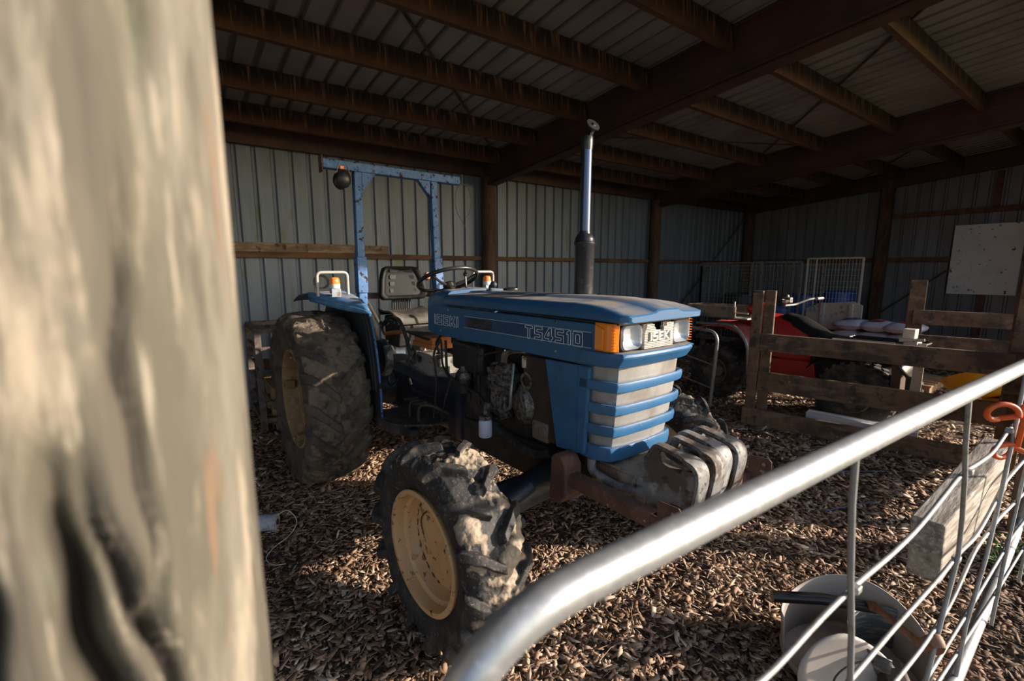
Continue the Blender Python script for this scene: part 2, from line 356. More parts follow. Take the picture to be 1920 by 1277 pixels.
RX = [-.09, 3.79, 7.70]
names = {-.09: 'above the near post', 3.79: 'above the exhaust pipe', 7.70: 'nearest the right end wall'}
for rx in RX:   # I-section rafters
    b = MB()
    ya, yb = -.2, YW - .02
    def slab(w, o0, o1):
        b.add([(rx + sx * w / 2, y, raft_z(y) + o) for y in (ya, yb) for sx in (-1, 1) for o in (o0, o1)],
              [(0, 1, 3, 2), (4, 6, 7, 5), (0, 4, 5, 1), (2, 3, 7, 6), (0, 2, 6, 4), (1, 5, 7, 3)])
    slab(.13, 0, .014); slab(.10, .014, .392); slab(.16, .392, .406)
    slab(.15, .028, .05)
    o = b.build('rafter', rafter_m, smooth=0, loc=(rx, 0, 3.2)); st(o, 'red brown painted rafter beam ' + names[rx], 'rafter')
for sx, lb in ((XR - .12, 'along the right end wall'), (XL + .12, 'along the hidden left end wall')):
    b = MB(); b.add([(sx + i * .05, y, roof_z(y) - o) for y in (-.2, YW - .02) for i in (-1, 1) for o in (.30, .02)],
                   [(0, 1, 3, 2), (4, 6, 7, 5), (0, 4, 5, 1), (2, 3, 7, 6), (0, 2, 6, 4), (1, 5, 7, 3)])
    st(b.build('rafter', rafter_m, smooth=0, loc=(sx, 0, 3.3)), 'dark end rafter ' + lb, 'rafter')
PY = [-.1, .62, 1.42, 2.22, 3.03, 3.84, 4.72, 5.5]
bays = [(XL + .17, -.09 - .055, 'left'), (-.09 + .055, 3.79 - .055, 'tractor'), (3.79 + .055, 7.70 - .055, 'middle'), (7.70 + .055, XR - .17, 'right')]
slope = Matrix.Rotation(-math.atan(.085), 3, 'X')
for a, c, bn in bays:
    for k, py in enumerate(PY):
        b = MB(); z = roof_z(py) - .105
        b.box((0, 0, 0), (c - a, .048, .2), slope)
        o = b.build('purlin', purlin_m, smooth=0, bevel=.003, seg=1); o.location = ((a + c) / 2, py, z)
        st(o, 'water stained timber purlin in the %s bay, number %d from the open front' % (bn, k + 1), 'purlin')
# top plate along the back wall, girts, posts
for a, c, bn in bays:
    b = MB(); b.box(((a + c) / 2, YW - .06, 3.075), (c - a, .06, .23)); st(b.build('wall_beam', rafter_m, smooth=0, bevel=.003, loc=((a + c) / 2, YW - .06, 3.075)), 'dark beam at the top of the back wall in the %s bay' % bn, 'beam')
    b = MB(); b.box(((a + c) / 2, YW - .04, 1.785), (c - a - .08, .07, .062)); st(b.build('wall_girt', girt_m, smooth=0, bevel=.003, loc=((a + c) / 2, YW - .04, 1.785)), 'brown timber girt across the back wall in the %s bay' % bn, 'girt')
for rx, lb in ((3.79, 'behind the tractor beneath the rafter'), (7.67, 'beneath the second rafter right of the exhaust'), (11.2, 'in the far right corner'), (-.09, 'hidden behind the near post')):
    b = MB(); b.tube([(rx, YW - .12, -.05), (rx, YW - .12, 2.95)], [.115, .098], 18)
    st(b.build('wall_post', wpost_m, smooth=60, loc=(rx, YW - .12, 0)), 'round brown timber wall post ' + lb, 'post')
for rx, ry, lb in ((4.02, -.03, 'at the far end of the pipe gate'), (7.70, .35, 'between the middle and right bays')):  # unseen posts added past the frame edge, helping to shade the bays
    b = MB(); b.tube([(rx, ry, -.05), (rx, ry, 3.24)], [.112, .10], 18)
    st(b.build('front_post_added', wpost_m, smooth=60, loc=(rx, ry, 0)), 'round timber front post ' + lb + ', added unseen outside the view', 'post')
for yy, lb in ((3.22, 'halfway along the end wall'), (.45, 'at the front of the end wall')):
    b = MB(); b.box((XR - .13, yy, 1.65), (.14, .17, 3.3)); st(b.build('wall_post', wpost_m, smooth=0, bevel=.006, loc=(XR - .13, yy, 0)), 'square dark timber post ' + lb, 'post')
for z, ya, yb, lb in ((1.80, 3.3, 5.88, 'far half, lower'), (1.80, .5, 3.13, 'near half, lower'), (2.63, .5, 3.13, 'near half, upper')):
    b = MB(); b.box((XR - .04, (ya + yb) / 2, z), (.06, yb - ya, .09)); st(b.build('wall_girt', girt_m, smooth=0, bevel=.003, loc=(XR - .04, ya, z)), 'dark girt on the right end wall, ' + lb, 'girt')
for z0, z1, lb in ((2.68, 3.25, 'above'), (.05, 1.2, 'below')):
    b = MB(); b.box((XR - .05, 1.75, (z0 + z1) / 2), (.05, .09, z1 - z0)); st(b.build('wall_stud', girt_m, smooth=0, bevel=.003, loc=(XR - .05, 1.75, z0)), 'short dark stud %s the white board' % lb, 'stud')
# the plank lying on the girt
b = MB(); b.box((1.25, YW - .055, 1.87), (2.0, .05, .105))
tag(b.build('loose_plank', plank_dark, smooth=0, bevel=.004, loc=(1.25, YW - .055, 1.818)), 'rough brown plank resting on the back wall girt behind the roll bar', 'plank')
# diagonal brace straps
def rod(pts, r, lb):
    b = MB(); b.tube(pts, r, 6); o = b.build('brace_rod', wpost_m, loc=pts[0]); st(o, lb, 'brace')
rod([(11.2, 5.9, 2.95), (8.55, 5.92, .75)], .018, 'thin dark diagonal brace across the back wall corner')
rod([(11.27, 3.2, .72), (11.27, 2.25, 1.60)], .016, 'thin dark diagonal brace on the right end wall')
def rz(x, y): return (x, y, roof_z(y) - .02)
rod([rz(3.9, .45), rz(7.6, 3.9)], .012, 'diagonal roof brace rod in the middle bay')
rod([rz(7.8, 1.2), rz(11.1, 3.6)], .012, 'diagonal roof brace rod in the right bay')
rod([rz(0, 1.9), rz(3.7, 5.6)], .012, 'diagonal roof brace rod in the tractor bay')
rod([rz(4.4, 4.55), rz(7.5, 3.35)], .008, 'sagging cable under the middle bay roof')

# ------------------------------------------------------------------ the near round post (front corner of the bay)
pc = (-.083, .415)
rows = []
NZ, NT = 300, 300
for i in range(NZ + 1):
    z = -.1 + 3.35 * i / NZ
    row = []
    for k in range(NT):
        a = 2 * PI * k / NT
        r = .112 - .0028 * (z - 1.6)
        row.append((a, z, r))
    rows.append(row)
A = np.array(rows).reshape(-1, 3)
n1 = fbm(np.c_[np.cos(A[:, 0]) * 2.2, np.sin(A[:, 0]) * 2.2, A[:, 1] * .9], 4, 3)
n2 = fbm(np.c_[np.cos(A[:, 0]) * 9, np.sin(A[:, 0]) * 9, A[:, 1] * 1.2], 3, 9)
r = A[:, 2] + (n1 - .5) * .016 + (n2 - .5) * .006
# two long drying cracks that wander up the side facing the camera
camaz = math.atan2(-pc[1], -pc[0])
crack = np.zeros(len(A))
for off0, zr_, sl, zlo, zhi, wd, dp in ((.25, 1.26, -1.14, .7, 1.56, .075, .034), (.47, 1.28, -1.5, .95, 1.55, .045, .020), (.33, 1.55, .12, 1.42, 1.72, .03, .010), (.72, 1.45, .05, 1.30, 1.52, .022, .006), (-.3, 1.4, -.2, .2, 2.4, .05, .02), (.55, 1.9, .1, 1.75, 2.3, .03, .008), (1.0, 1.7, .06, 1.6, 2.0, .02, .005)):
    ac = camaz + off0 + sl * (A[:, 1] - zr_) + .03 * np.sin(A[:, 1] * 31 + off0 * 20) + .015 * np.sin(A[:, 1] * 83)
    da = np.angle(np.exp(1j * (A[:, 0] - ac)))
    taper = sstep(zhi, zhi - .12, A[:, 1]) * sstep(zlo - .1, zlo + .05, A[:, 1])
    c = np.exp(-(da / wd) ** 2) * taper
    r -= c * dp; crack = np.maximum(crack, c * min(1, dp / .015))
Pv = np.c_[pc[0] + r * np.cos(A[:, 0]), pc[1] + r * np.sin(A[:, 0]), A[:, 1]] - np.array([pc[0], pc[1], 0])
idx = np.arange((NZ + 1) * NT).reshape(NZ + 1, NT)
F = np.stack([idx[:-1], np.roll(idx, -1, 1)[:-1], np.roll(idx, -1, 1)[1:], idx[1:]], -1).reshape(-1, 4)
post_m = M('weathered_round_post_timber', (.155, .14, .112), [dict(c=(.08, .072, .052), s=4.5, st=(3, 3, .5), lo=.42, hi=.58), dict(c=(.275, .235, .18), s=5, st=(3, 3, .6), lo=.50, hi=.60, off=5), dict(c=(.075, .065, .05), s=7, st=(4, 4, .5), lo=.50, hi=.57, off=2, a=.9), dict(c=(.11, .135, .085), s=6, st=(3, 3, .9), lo=.6, hi=.68, a=.5), dict(c=(.17, .10, .06), s=7, st=(4, 4, .6), lo=.63, hi=.68, off=8, a=.7), dict(c=(.33, .29, .23), s=12, st=(5, 5, .4), lo=.6, hi=.68, off=11, a=.6)], rough=.85, bump=(.5, 20, (4, 4, .4), .008), attr=[('crack', (.016, .012, .009), .3, .75)])
o = np_mesh('timber_post', Pv, F, post_m, attrs={'crack': crack}); o.location = (pc[0], pc[1], 0)
tag(o, 'weathered round timber post with long drying cracks, close to the camera at left', 'post')
# ------------------------------------------------------------------ floor of wood chips
def gh(x, y):
    p = np.c_[np.ravel(x), np.ravel(y), np.zeros(np.size(x))]
    return (fbm(p * 1.3, 3, 21) - .5) * .045 + (fbm(p * 7, 2, 5) - .5) * .018 - .004
soil_m = M('dark_chip_litter_soil', (.085, .055, .034), [dict(c=(.20, .135, .085), s=38, lo=.47, hi=.6), dict(c=(.03, .02, .013), s=55, lo=.52, hi=.62), dict(c=(.30, .21, .14), s=90, lo=.6, hi=.68)], rough=.95, bump=(1.0, 60, (1, 1, 1), .02))
yard_m = M('yard_soil_and_grass', (.10, .085, .05), [dict(c=(.07, .09, .03), s=.5, lo=.45, hi=.6), dict(c=(.16, .13, .09), s=3, lo=.5, hi=.65)], rough=1)
gx = np.linspace(XL, XR + .05, 380); gy = np.linspace(-1.2, YW + .02, 190)
X, Y = np.meshgrid(gx, gy)
Z = gh(X, Y).reshape(X.shape)
idx = np.arange(X.size).reshape(X.shape)
F = np.stack([idx[:-1, :-1], idx[:-1, 1:], idx[1:, 1:], idx[1:, :-1]], -1).reshape(-1, 4)
o = np_mesh('floor', np.c_[X.ravel(), Y.ravel(), Z.ravel()], F, soil_m)
tag(o, 'shed floor of trodden soil under the wood chips', 'floor', None, 'structure')
b = MB()
ring = []
for (x0, x1, y0, y1) in ((-60, 60, -60, -1.18), (-60, XL - .05, -1.18, 60), (XR + .06, 60, -1.18, 60), (XL - .05, XR + .06, YW + .03, 60)):
    b.add([(x0, y0, -.03), (x1, y0, -.03), (x1, y1, -.03), (x0, y1, -.03)], [(0, 1, 2, 3)])
tag(b.build('ground', yard_m, smooth=0), 'open yard of soil and grass outside the shed', 'ground', None, 'structure')

def chips(name, n_try, dens, lmin, lmax, seed, m):
    r = np.random.default_rng(seed)
    cam = np.array([0, 0.])
    az0 = math.radians(54.4)
    # sample inside the camera's wedge plus a margin, by polar rings
    pts = []
    for d0, d1, dn in dens:
        area = math.radians(112) / 2 * (d1 ** 2 - d0 ** 2)
        n = int(area * dn)
        rad = np.sqrt(r.uniform(d0 ** 2, d1 ** 2, n)); a = az0 + r.uniform(-math.radians(56), math.radians(56), n)
        q = np.c_[rad * np.cos(a), rad * np.sin(a)]
        pts.append(np.c_[q, rad])
    P = np.concatenate(pts)
    ok = (P[:, 0] < XR - .16) & (P[:, 1] < YW - .14) & (P[:, 1] > -1.1) & (P[:, 0] > -1.6)
    P = P[ok]; n = len(P)
    clump = fbm(np.c_[P[:, :2] * 3.1, np.zeros(n)], 3, 77)
    big = np.clip(P[:, 2] / 3.0, 1, 1.6)
    ln = (lmin + (lmax - lmin) * r.power(.7, n)[::-1] * r.uniform(.25, 1, n)) * big
    wd = np.clip(ln * r.uniform(.16, .55, n), .005, .024) * np.sqrt(big); th = r.uniform(.0008, .0026, n)
    yaw = r.uniform(0, 2 * PI, n); pit = r.normal(0, .20, n); rol = r.normal(0, .34, n)
    z = gh(P[:, 0], P[:, 1]) + .006 + r.uniform(0, .016, n) + np.abs(np.sin(pit)) * ln * .3
    # unit chip: bent blade of 3 stations x 4 corners
    sx = np.array([-.5, .05, .5]); nv = 12
    loc = np.zeros((n, nv, 3))
    bend = r.normal(0, .035, n)
    tipa = r.uniform(.25, 1.1, n); tipb = r.uniform(.15, 1.0, n); skew = r.uniform(-.3, .3, n)
    for s in range(3):
        wsc = [tipa, np.ones(n), tipb][s]
        for c, (cy, cz) in enumerate(((-.5, -.5), (.5, -.5), (.5, .5), (-.5, .5))):
            k = s * 4 + c
            loc[:, k, 0] = ln * (sx[s] + (cy * skew if s != 1 else 0) * .3)
            loc[:, k, 1] = wd * cy * wsc + (skew * wd if s == 2 else 0)
            loc[:, k, 2] = th * cz * (1 if s == 1 else .6) + (ln * bend if s == 1 else 0)
    cyw, syw, cp, sp, cr, sr = np.cos(yaw), np.sin(yaw), np.cos(pit), np.sin(pit), np.cos(rol), np.sin(rol)
    x, y, zz = loc[..., 0], loc[..., 1], loc[..., 2]
    y, zz = y * cr[:, None] - zz * sr[:, None], y * sr[:, None] + zz * cr[:, None]
    x, zz = x * cp[:, None] + zz * sp[:, None], -x * sp[:, None] + zz * cp[:, None]
    x, y = x * cyw[:, None] - y * syw[:, None], x * syw[:, None] + y * cyw[:, None]
    co = np.stack([x + P[:, 0:1], y + P[:, 1:2], zz + z[:, None]], -1).reshape(-1, 3)
    q = []
    for s in range(2):
        for c in range(4):
            d = (c + 1) % 4
            q.append((s * 4 + c, s * 4 + d, s * 4 + 4 + d, s * 4 + 4 + c))
    q += [(3, 2, 1, 0), (8, 9, 10, 11)]
    q = np.array(q)
    F = (np.arange(n)[:, None, None] * nv + q[None]).reshape(-1, 4)
    tone = np.clip(r.beta(1.7, 1.9, n) * .95 + (clump - .5) * .6 + .05, 0, 1)
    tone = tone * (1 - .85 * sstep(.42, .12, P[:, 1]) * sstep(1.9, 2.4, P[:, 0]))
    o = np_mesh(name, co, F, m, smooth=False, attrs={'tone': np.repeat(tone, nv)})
    return o, n
cm = bpy.data.materials.new('wood_chips'); cm.use_nodes = True
N = cm.node_tree.nodes; L = cm.node_tree.links
at = N.new('ShaderNodeAttribute'); at.attribute_name = 'tone'
cr_ = N.new('ShaderNodeValToRGB'); e = cr_.color_ramp
e.elements[0].position = 0; e.elements[0].color = (.085, .050, .032, 1)
e.elements[1].position = 1; e.elements[1].color = (.80, .64, .49, 1)
for p, c in ((.3, (.26, .15, .09, 1)), (.6, (.46, .30, .195, 1)), (.82, (.62, .46, .33, 1))):
    k = e.elements.new(p); k.color = c
tcn = N.new('ShaderNodeTexCoord'); nz = N.new('ShaderNodeTexNoise'); nz.inputs['Scale'].default_value = 160; nz.inputs['Detail'].default_value = 3
L.new(tcn.outputs['Object'], nz.inputs['Vector'])
mx = N.new('ShaderNodeMix'); mx.data_type = 'RGBA'; mx.blend_type = 'MULTIPLY'; mx.inputs['Factor'].default_value = .35
L.new(at.outputs['Fac'], cr_.inputs[0]); L.new(cr_.outputs[0], mx.inputs['A']); L.new(nz.outputs['Fac'], mx.inputs['B'])
L.new(mx.outputs['Result'], N['Principled BSDF'].inputs['Base Color']); N['Principled BSDF'].inputs['Roughness'].default_value = .8
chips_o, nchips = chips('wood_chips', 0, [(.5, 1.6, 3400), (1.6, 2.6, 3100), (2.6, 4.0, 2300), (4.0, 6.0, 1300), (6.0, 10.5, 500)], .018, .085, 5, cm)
tag(chips_o, 'loose brown wood chips covering the shed floor', 'wood chips', None, 'stuff')
# long straws and splinters on the chips
b = MB(); r = np.random.default_rng(3)
for i in range(420):
    d = math.sqrt(r.uniform(1.0, 22)); a = math.radians(54.4 + r.uniform(-50, 50)); x, y = d * math.cos(a), d * math.sin(a)
    if y > 5.5 or x > 9: continue
    ya = r.uniform(0, PI); ln = r.uniform(.05, .16); z = float(gh(x, y)[0]) + .022
    cdx, cdy = math.cos(ya) * ln / 2, math.sin(ya) * ln / 2; bx, by = r.normal(0, .012), r.normal(0, .012)
    b.tube([(x - cdx, y - cdy, z), (x + bx, y + by, z + r.uniform(.002, .018)), (x + cdx, y + cdy, z + r.uniform(-.004, .012))], r.uniform(.0011, .0022), 4)
straw_m = M('pale_straw', (.42, .33, .22), [dict(c=(.22, .15, .09), s=4, lo=.4, hi=.6)], rough=.8)
tag(b.build('straw', straw_m, smooth=0, recalc=False), 'thin pale straws and splinters scattered over the wood chips', 'straw', None, 'stuff')
# ------------------------------------------------------------------ the tractor (local frame: +x forward, +y to its left, z up)
TROT = math.radians(54.4 + 37.5) + PI
TO = V((1.544, 3.721, 0))
T = thing('tractor', 'old blue farm tractor with muddy tyres and a tall black exhaust, parked on wood chips', 'tractor', TO, TROT)
RA, WB = .655, 2.05          # rear axle height, wheelbase
FAZ = .452

# ---- tyres as height fields
def tyre(name, R, W, rimr, nlug, lugh, lugw, m, seed, NA, NP, loc, rot, mudk, bulge=.0, tilt=1.0, mask=None):
    R0 = R - lugh
    prof = np.array([(-.36 * W, rimr - .012), (-.42 * W, rimr + .004), (-.475 * W, rimr + .2 * (R0 - rimr)), (-.50 * W - bulge, rimr + .5 * (R0 - rimr)), (-.49 * W, rimr + .78 * (R0 - rimr)),
                     (-.455 * W, R0 - .022), (-.38 * W, R0 - .006), (-.2 * W, R0 + .002), (0, R0 + .006)])
    prof = np.concatenate([prof, prof[-2::-1] * np.array([-1, 1])])
    d = np.r_[0, np.cumsum(np.hypot(*np.diff(prof, axis=0).T))]
    t = np.linspace(0, d[-1], NP)
    # denser in the tread
    y = np.interp(t, d, prof[:, 0]); r = np.interp(t, d, prof[:, 1])
    for _ in range(3):
        y[1:-1] = (y[:-2] + 2 * y[1:-1] + y[2:]) / 4; r[1:-1] = (r[:-2] + 2 * r[1:-1] + r[2:]) / 4
    ty, tr = np.gradient(y), np.gradient(r); ln = np.hypot(ty, tr); ny, nr = -tr / ln, ty / ln   # outward normal in (y,r)
    A, YY = np.meshgrid(np.arange(NA) * 2 * PI / NA, y, indexing='ij')
    RR = np.broadcast_to(r, A.shape)
    P3 = np.stack([RR * np.cos(A), YY, RR * np.sin(A)], -1).reshape(-1, 3)
    wob = (fbm(P3 * 9, 2, seed + 4) - .5).reshape(A.shape)
    s = np.sign(YY) + (YY == 0)
    half = W * .5
    yy = np.abs(YY) / half
    shoulder = sstep(rimr + .42 * (R0 - rimr), rimr + .82 * (R0 - rimr), RR)         # lugs run down the sidewall
    pitch = 2 * PI * R / nlug
    off = np.where(s > 0, 0, .5) * pitch
    arcl = A * R - tilt * np.minimum(yy, 1.02) ** 1.1 * half - off + wob * .02
    dist = np.abs((arcl / pitch - np.round(arcl / pitch)) * pitch)
    wl = lugw * (.42 + .14 * yy)
    lug = sstep(wl + .008, wl - .004, dist)
    # past the centre line each lug stops
    nosed = sstep(.0, .08, yy)
    lug = lug * (.15 + .85 * nosed) * shoulder
    n_a = fbm(P3 * 9, 4, seed).reshape(A.shape); n_b = fbm(P3 * 34, 4, seed + 9).reshape(A.shape)
    tread = sstep(R0 - .07, R0 - .01, RR)
    mk = 1.0 if mask is None else mask(A, YY / half)
    fill = np.clip((n_a - .5) * 2.6 + mudk, 0, 1.15) * tread * mk
    h = np.maximum(lug * lugh * (1 - .12 * n_b), fill * lugh * (.66 + .7 * (n_b - .5)))
    mud = np.clip(fill * 1.05 - lug * .75 + (n_b - .5) * 2.2 * tread, 0, 1) * sstep(.02, .2, fill)
    h = h + (n_b - .5) * .006 * tread
    y2 = YY + ny[None] * h; r2 = RR + nr[None] * h
    co = np.stack([r2 * np.cos(A), y2, r2 * np.sin(A)], -1).reshape(-1, 3)
    idx = np.arange(NA * NP).reshape(NA, NP)
    nx = np.roll(idx, -1, 0)
    F = np.stack([idx[:, :-1], nx[:, :-1], nx[:, 1:], idx[:, 1:]], -1).reshape(-1, 4)
    o = np_mesh(name, co, F, m, T, attrs={'mud': mud.ravel()})
    o.location = loc; o.rotation_euler = (0, 0, rot)
    return o
def rim(parent, prof, m, name='rim', side=-1, n=72):
    b = MB(); b.lathe([(r, side * h) for r, h in prof], axis=(0, 1, 0), n=n)
    return b.build(name, m, parent, smooth=40)
FR = [(.19, -.11), (.250, -.112), (.256, -.098), (.258, .104), (.263, .112), (.262, .120), (.256, .123), (.240, .121), (.236, .112), (.232, .075), (.222, .066), (.217, .064), (.206, .022), (.200, .012), (.196, .016), (.190, .018), (.12, .012), (.06, .010), (.05, .006), (.0, .006)]
RR_ = [(.30, -.16), (.37, -.165), (.378, -.15), (.375, .15), (.380, .166), (.372, .175), (.36, .175), (.350, .160), (.345, .13), (.335, .07), (.315, .062), (.312, .02), (.30, -.03), (.28, -.05), (.16, -.055), (.12, -.05), (.11, -.03), (.0, -.03)]
STEER = math.radians(3.0)
def front_mask(a, y): return .50 + .72 * sstep(-.5, .35, y)
ft = tyre('front_tyre', .452, .245, .258, 14, .046, .042, tyre_front_m, 31, 1000, 200, (2.035, -.783, FAZ), STEER, .40, .008, .85, front_mask)
rm = rim(ft, FR, rim_m)
b = MB()
for q0, q1, rr0 in ((1.9, 4.6, .2045), (5.0, 6.4, .2035), (2.4, 3.3, .150)):
    n_ = 40; b.tube([((rr0 + .003 * math.sin(k * 1.7) + (.02 * math.sin(PI * k / n_) if rr0 < .2 else 0)) * math.cos(q0 + (q1 - q0) * k / n_), -(.017 if rr0 > .2 else .0195), (rr0 + .003 * math.sin(k * 1.7)) * math.sin(q0 + (q1 - q0) * k / n_)) for k in range(n_ + 1)], [.0012 + .0025 * abs(math.sin(k * .9)) for k in range(n_ + 1)], 5)
b.build('mud_line', M('dried_mud_line', (.10, .06, .035), rough=.9), rm)
b = MB()
b.tube([(.19 * math.cos(2.2), .01, .19 * math.sin(2.2)), (.185 * math.cos(2.2), -.02, .185 * math.sin(2.2))], .006, 8)
b.build('valve_stem', black_rubber, ft)
ft2 = tyre('front_tyre', .452, .245, .258, 14, .046, .042, tyre_front_m, 57, 700, 110, (2.035, .79, FAZ), STEER, .22, .008, 1.05)
rim(ft2, FR, rim_m, side=1)
rt = tyre('rear_tyre', RA, .40, .378, 19, .036, .07, tyre_rear_m, 71, 900, 180, (0, -.76, RA), 0, .62, .012, 1.0)
rim(rt, RR_, rim_rear_m)
for k in range(4):     # clamp lugs inside the rear rim
    b = MB()
    a = 2 * PI * k / 4 + math.radians(-8)
    M3 = Matrix.Rotation(-a, 3, 'Y')
    b.box(M3 @ V((.325, -.125, 0)), (.05, .07, .06), M3)
    b.cyl(M3 @ V((.325, -.16, 0)), M3 @ V((.325, -.185, 0)), .014, 6)
    b.build('rim_clamp', rim_rear_m, rt, bevel=.006)
rt2 = tyre('rear_tyre', RA, .40, .378, 19, .046, .075, tyre_rear_m, 83, 420, 60, (0, .76, RA), 0, .5, .012, 1.0)
rim(rt2, RR_, rim_rear_m, side=1)

# ---- hood: long lid with a brim over the headlights
def hood_sec(u, w, zt, zs, zb, r=.03):
    """half section from left to right: bottom edge, side, rounded shoulder, slightly crowned top"""
    pts = [(-w + .012, zb), (-w, zb + .006), (-w, zs)]
    for k in range(1, 6):
        a = PI - (PI / 2) * k / 5; pts.append((-w + r * 1.6 + r * 1.6 * math.cos(a), zs + (zt - .006 - zs) * math.sin(a)))
    pts += [(-.12, zt - .002), (-.085, zt + .002), (-.07, zt + .010), (0, zt + .012)]
    pts = pts + [(-y, z) for y, z in pts[-2::-1]]
    return [(u, y, z) for y, z in pts]
rows = []
for u, w, zt, zs, zb in ((1.10, .245, 1.462, 1.42, 1.402), (1.14, .268, 1.474, 1.43, 1.402), (1.3, .272, 1.478, 1.435, 1.404), (1.6, .274, 1.481, 1.437, 1.407), (2.0, .275, 1.484, 1.439, 1.411), (2.25, .276, 1.486, 1.441, 1.413),
                         (2.34, .277, 1.485, 1.442, 1.414), (2.42, .277, 1.478, 1.441, 1.413), (2.49, .276, 1.466, 1.440, 1.412), (2.53, .270, 1.456, 1.439, 1.411), (2.556, .250, 1.450, 1.440, 1.412), (2.562, .238, 1.444, 1.436, 1.416)):
    rows.append(hood_sec(u, w, zt, zs, zb))
b = MB(); b.grid(rows)
n = len(rows[0]); 
b.add(rows[-1], [tuple(range(n))]); b.add(rows[0], [tuple(range(n - 1, -1, -1))])
hood = b.build('hood', blue, T, smooth=28)
b = MB()   # lid underside so light does not leak
b.box((1.82, 0, 1.405), (1.38, .50, .006)); b.build('hood_underside', black_plastic, T)
b = MB(); b.tube(rounded([(1.30, -.02, 1.49), (1.30, -.02, 1.515), (1.33, -.02, 1.53)], .01), .012, 10); b.sphere((1.335, -.02, 1.528), .022, 12); b.cyl((1.30, -.02, 1.485), (1.30, -.02, 1.497), .026, 16)
b.build('hood_latch', grime_blue, T)
b = MB(); b.lathe([(0, 0), (.05, 0), (.052, .006), (.05, .014), (.02, .02), (0, .02)], c=(1.33, .12, 1.488), axis=(0, 0, 1), n=24); b.build('filler_cap', black_plastic, T, smooth=50)

# ---- rear cowl (instrument housing)
rows = []
for u, w, zt, zb in ((.845, .18, 1.40, 1.31), (.86, .225, 1.43, 1.27), (.90, .248, 1.462, 1.235), (.96, .254, 1.480, 1.22), (1.06, .254, 1.492, 1.21), (1.13, .254, 1.492, 1.212), (1.155, .25, 1.486, 1.213)):
    r = .05; pts = [(-w, zb), (-w, zb + .05), (-w, zt - r)]
    for k in range(1, 6):
        a = PI - (PI / 2) * k / 5; pts.append((-w + r + r * math.cos(a), zt - r + r * math.sin(a)))
    pts += [(-.1, zt + .006), (0, zt + .008)]
    pts = pts + [(-y, z) for y, z in pts[-2::-1]]
    rows.append([(u, y, z) for y, z in pts])
b = MB(); b.grid(rows); n = len(rows[0]); b.add(rows[0], [tuple(range(n - 1, -1, -1))]); b.add(rows[-1], [tuple(range(n))])
b.build('dash_cowl', blue, T, smooth=40, recalc=True)

# ---- side panels with stripe and lettering (right side is seen)
def pz(u): return .016 * (u - 1.0) / 1.35          # the panel rises slightly to the front
def side_panel(s):
    poly = [(.93, 1.225), (1.02, 1.205), (2.40, 1.222), (2.405, 1.232), (2.405, 1.400), (1.06, 1.392), (.93, 1.385)]
    b = MB(); b.prism(poly, s * .255, s * .268)
    return b.build('side_panel', blue, T, smooth=0, bevel=.004)
sp = side_panel(-1); sp2 = side_panel(1)
b = MB(); YP = -.2695
def strip(b, u0, u1, z0, z1, y=YP, th=.0012):
    b.add([(u0, y, z0 + pz(u0)), (u1, y, z0 + pz(u1)), (u1, y, z1 + pz(u1)), (u0, y, z1 + pz(u0)), (u0, y + th, z0 + pz(u0)), (u1, y + th, z0 + pz(u1)), (u1, y + th, z1 + pz(u1)), (u0, y + th, z1 + pz(u0))],
          [(0, 1, 2, 3), (7, 6, 5, 4), (0, 4, 5, 1), (1, 5, 6, 2), (2, 6, 7, 3), (3, 7, 4, 0)])
strip(b, 1.40, 2.385, 1.283, 1.346); b.build('stripe_decal', blue_dark, sp, smooth=0)
b = MB(); strip(b, 1.39, 2.385, 1.3462, 1.3478, YP - .0004); strip(b, 1.39, 2.385, 1.2812, 1.2828, YP - .0004); b.build('stripe_line', white_line, sp, smooth=0)
b = MB(); strip(b, 1.43, 1.668, 1.286, 1.343, YP - .001); b.build('worn_sticker', sticker, sp, smooth=0)
# letter outlines on a 0..1 grid (closed polygons)
GL = {
 'I': [[(0, 0), (.22, 0), (.22, 1), (0, 1)]],
 'S': [[(0, 0), (.9, 0), (.9, .60), (.26, .60), (.26, .80), (.9, .80), (.9, 1), (0, 1), (0, .40), (.64, .40), (.64, .20), (0, .20)]],
 'E': [[(0, 0), (.85, 0), (.85, .2), (.26, .2), (.26, .40), (.80, .40), (.80, .60), (.26, .60), (.26, .8), (.85, .8), (.85, 1), (0, 1)]],
 'K': [[(0, 0), (.26, 0), (.26, .36), (.38, .36), (.66, 0), (.98, 0), (.60, .50), (.96, 1), (.66, 1), (.38, .62), (.26, .62), (.26, 1), (0, 1)]],
 'T': [[(.33, 0), (.59, 0), (.59, .8), (.92, .8), (.92, 1), (0, 1), (0, .8), (.33, .8)]],
 '4': [[(.50, 0), (.76, 0), (.76, .2), (.92, .2), (.92, .4), (.76, .4), (.76, 1), (.46, 1), (0, .38), (0, .2), (.50, .2)], [(.50, .4), (.50, .74), (.26, .4)]],
 '5': [[(0, 0), (.9, 0), (.9, .60), (.26, .60), (.26, .80), (.9, .80), (.9, 1), (0, 1), (0, .40), (.64, .40), (.64, .20), (0, .20)]],
 '1': [[(.18, 0), (.44, 0), (.44, 1), (.24, 1), (.04, .84), (.04, .68), (.18, .76)]],
 '0': [[(0, 0), (.9, 0), (.9, 1), (0, 1)], [(.26, .2), (.64, .2), (.64, .8), (.26, .8)]],
}
def outline_text(b, txt, u0, u1, z0, h, y, lw, adv):
    tot = sum(adv[c] for c in txt); k = (u1 - u0) / tot; u = u0
    for c in txt:
        for poly in GL[c]:
            pts = [(u + p[0] * k * .93, y, z0 + p[1] * h + pz(u)) for p in poly]
            pts = rounded(pts, .004, 2, True)
            b.tube(pts, lw, 4, closed=True)
        u += adv[c] * k
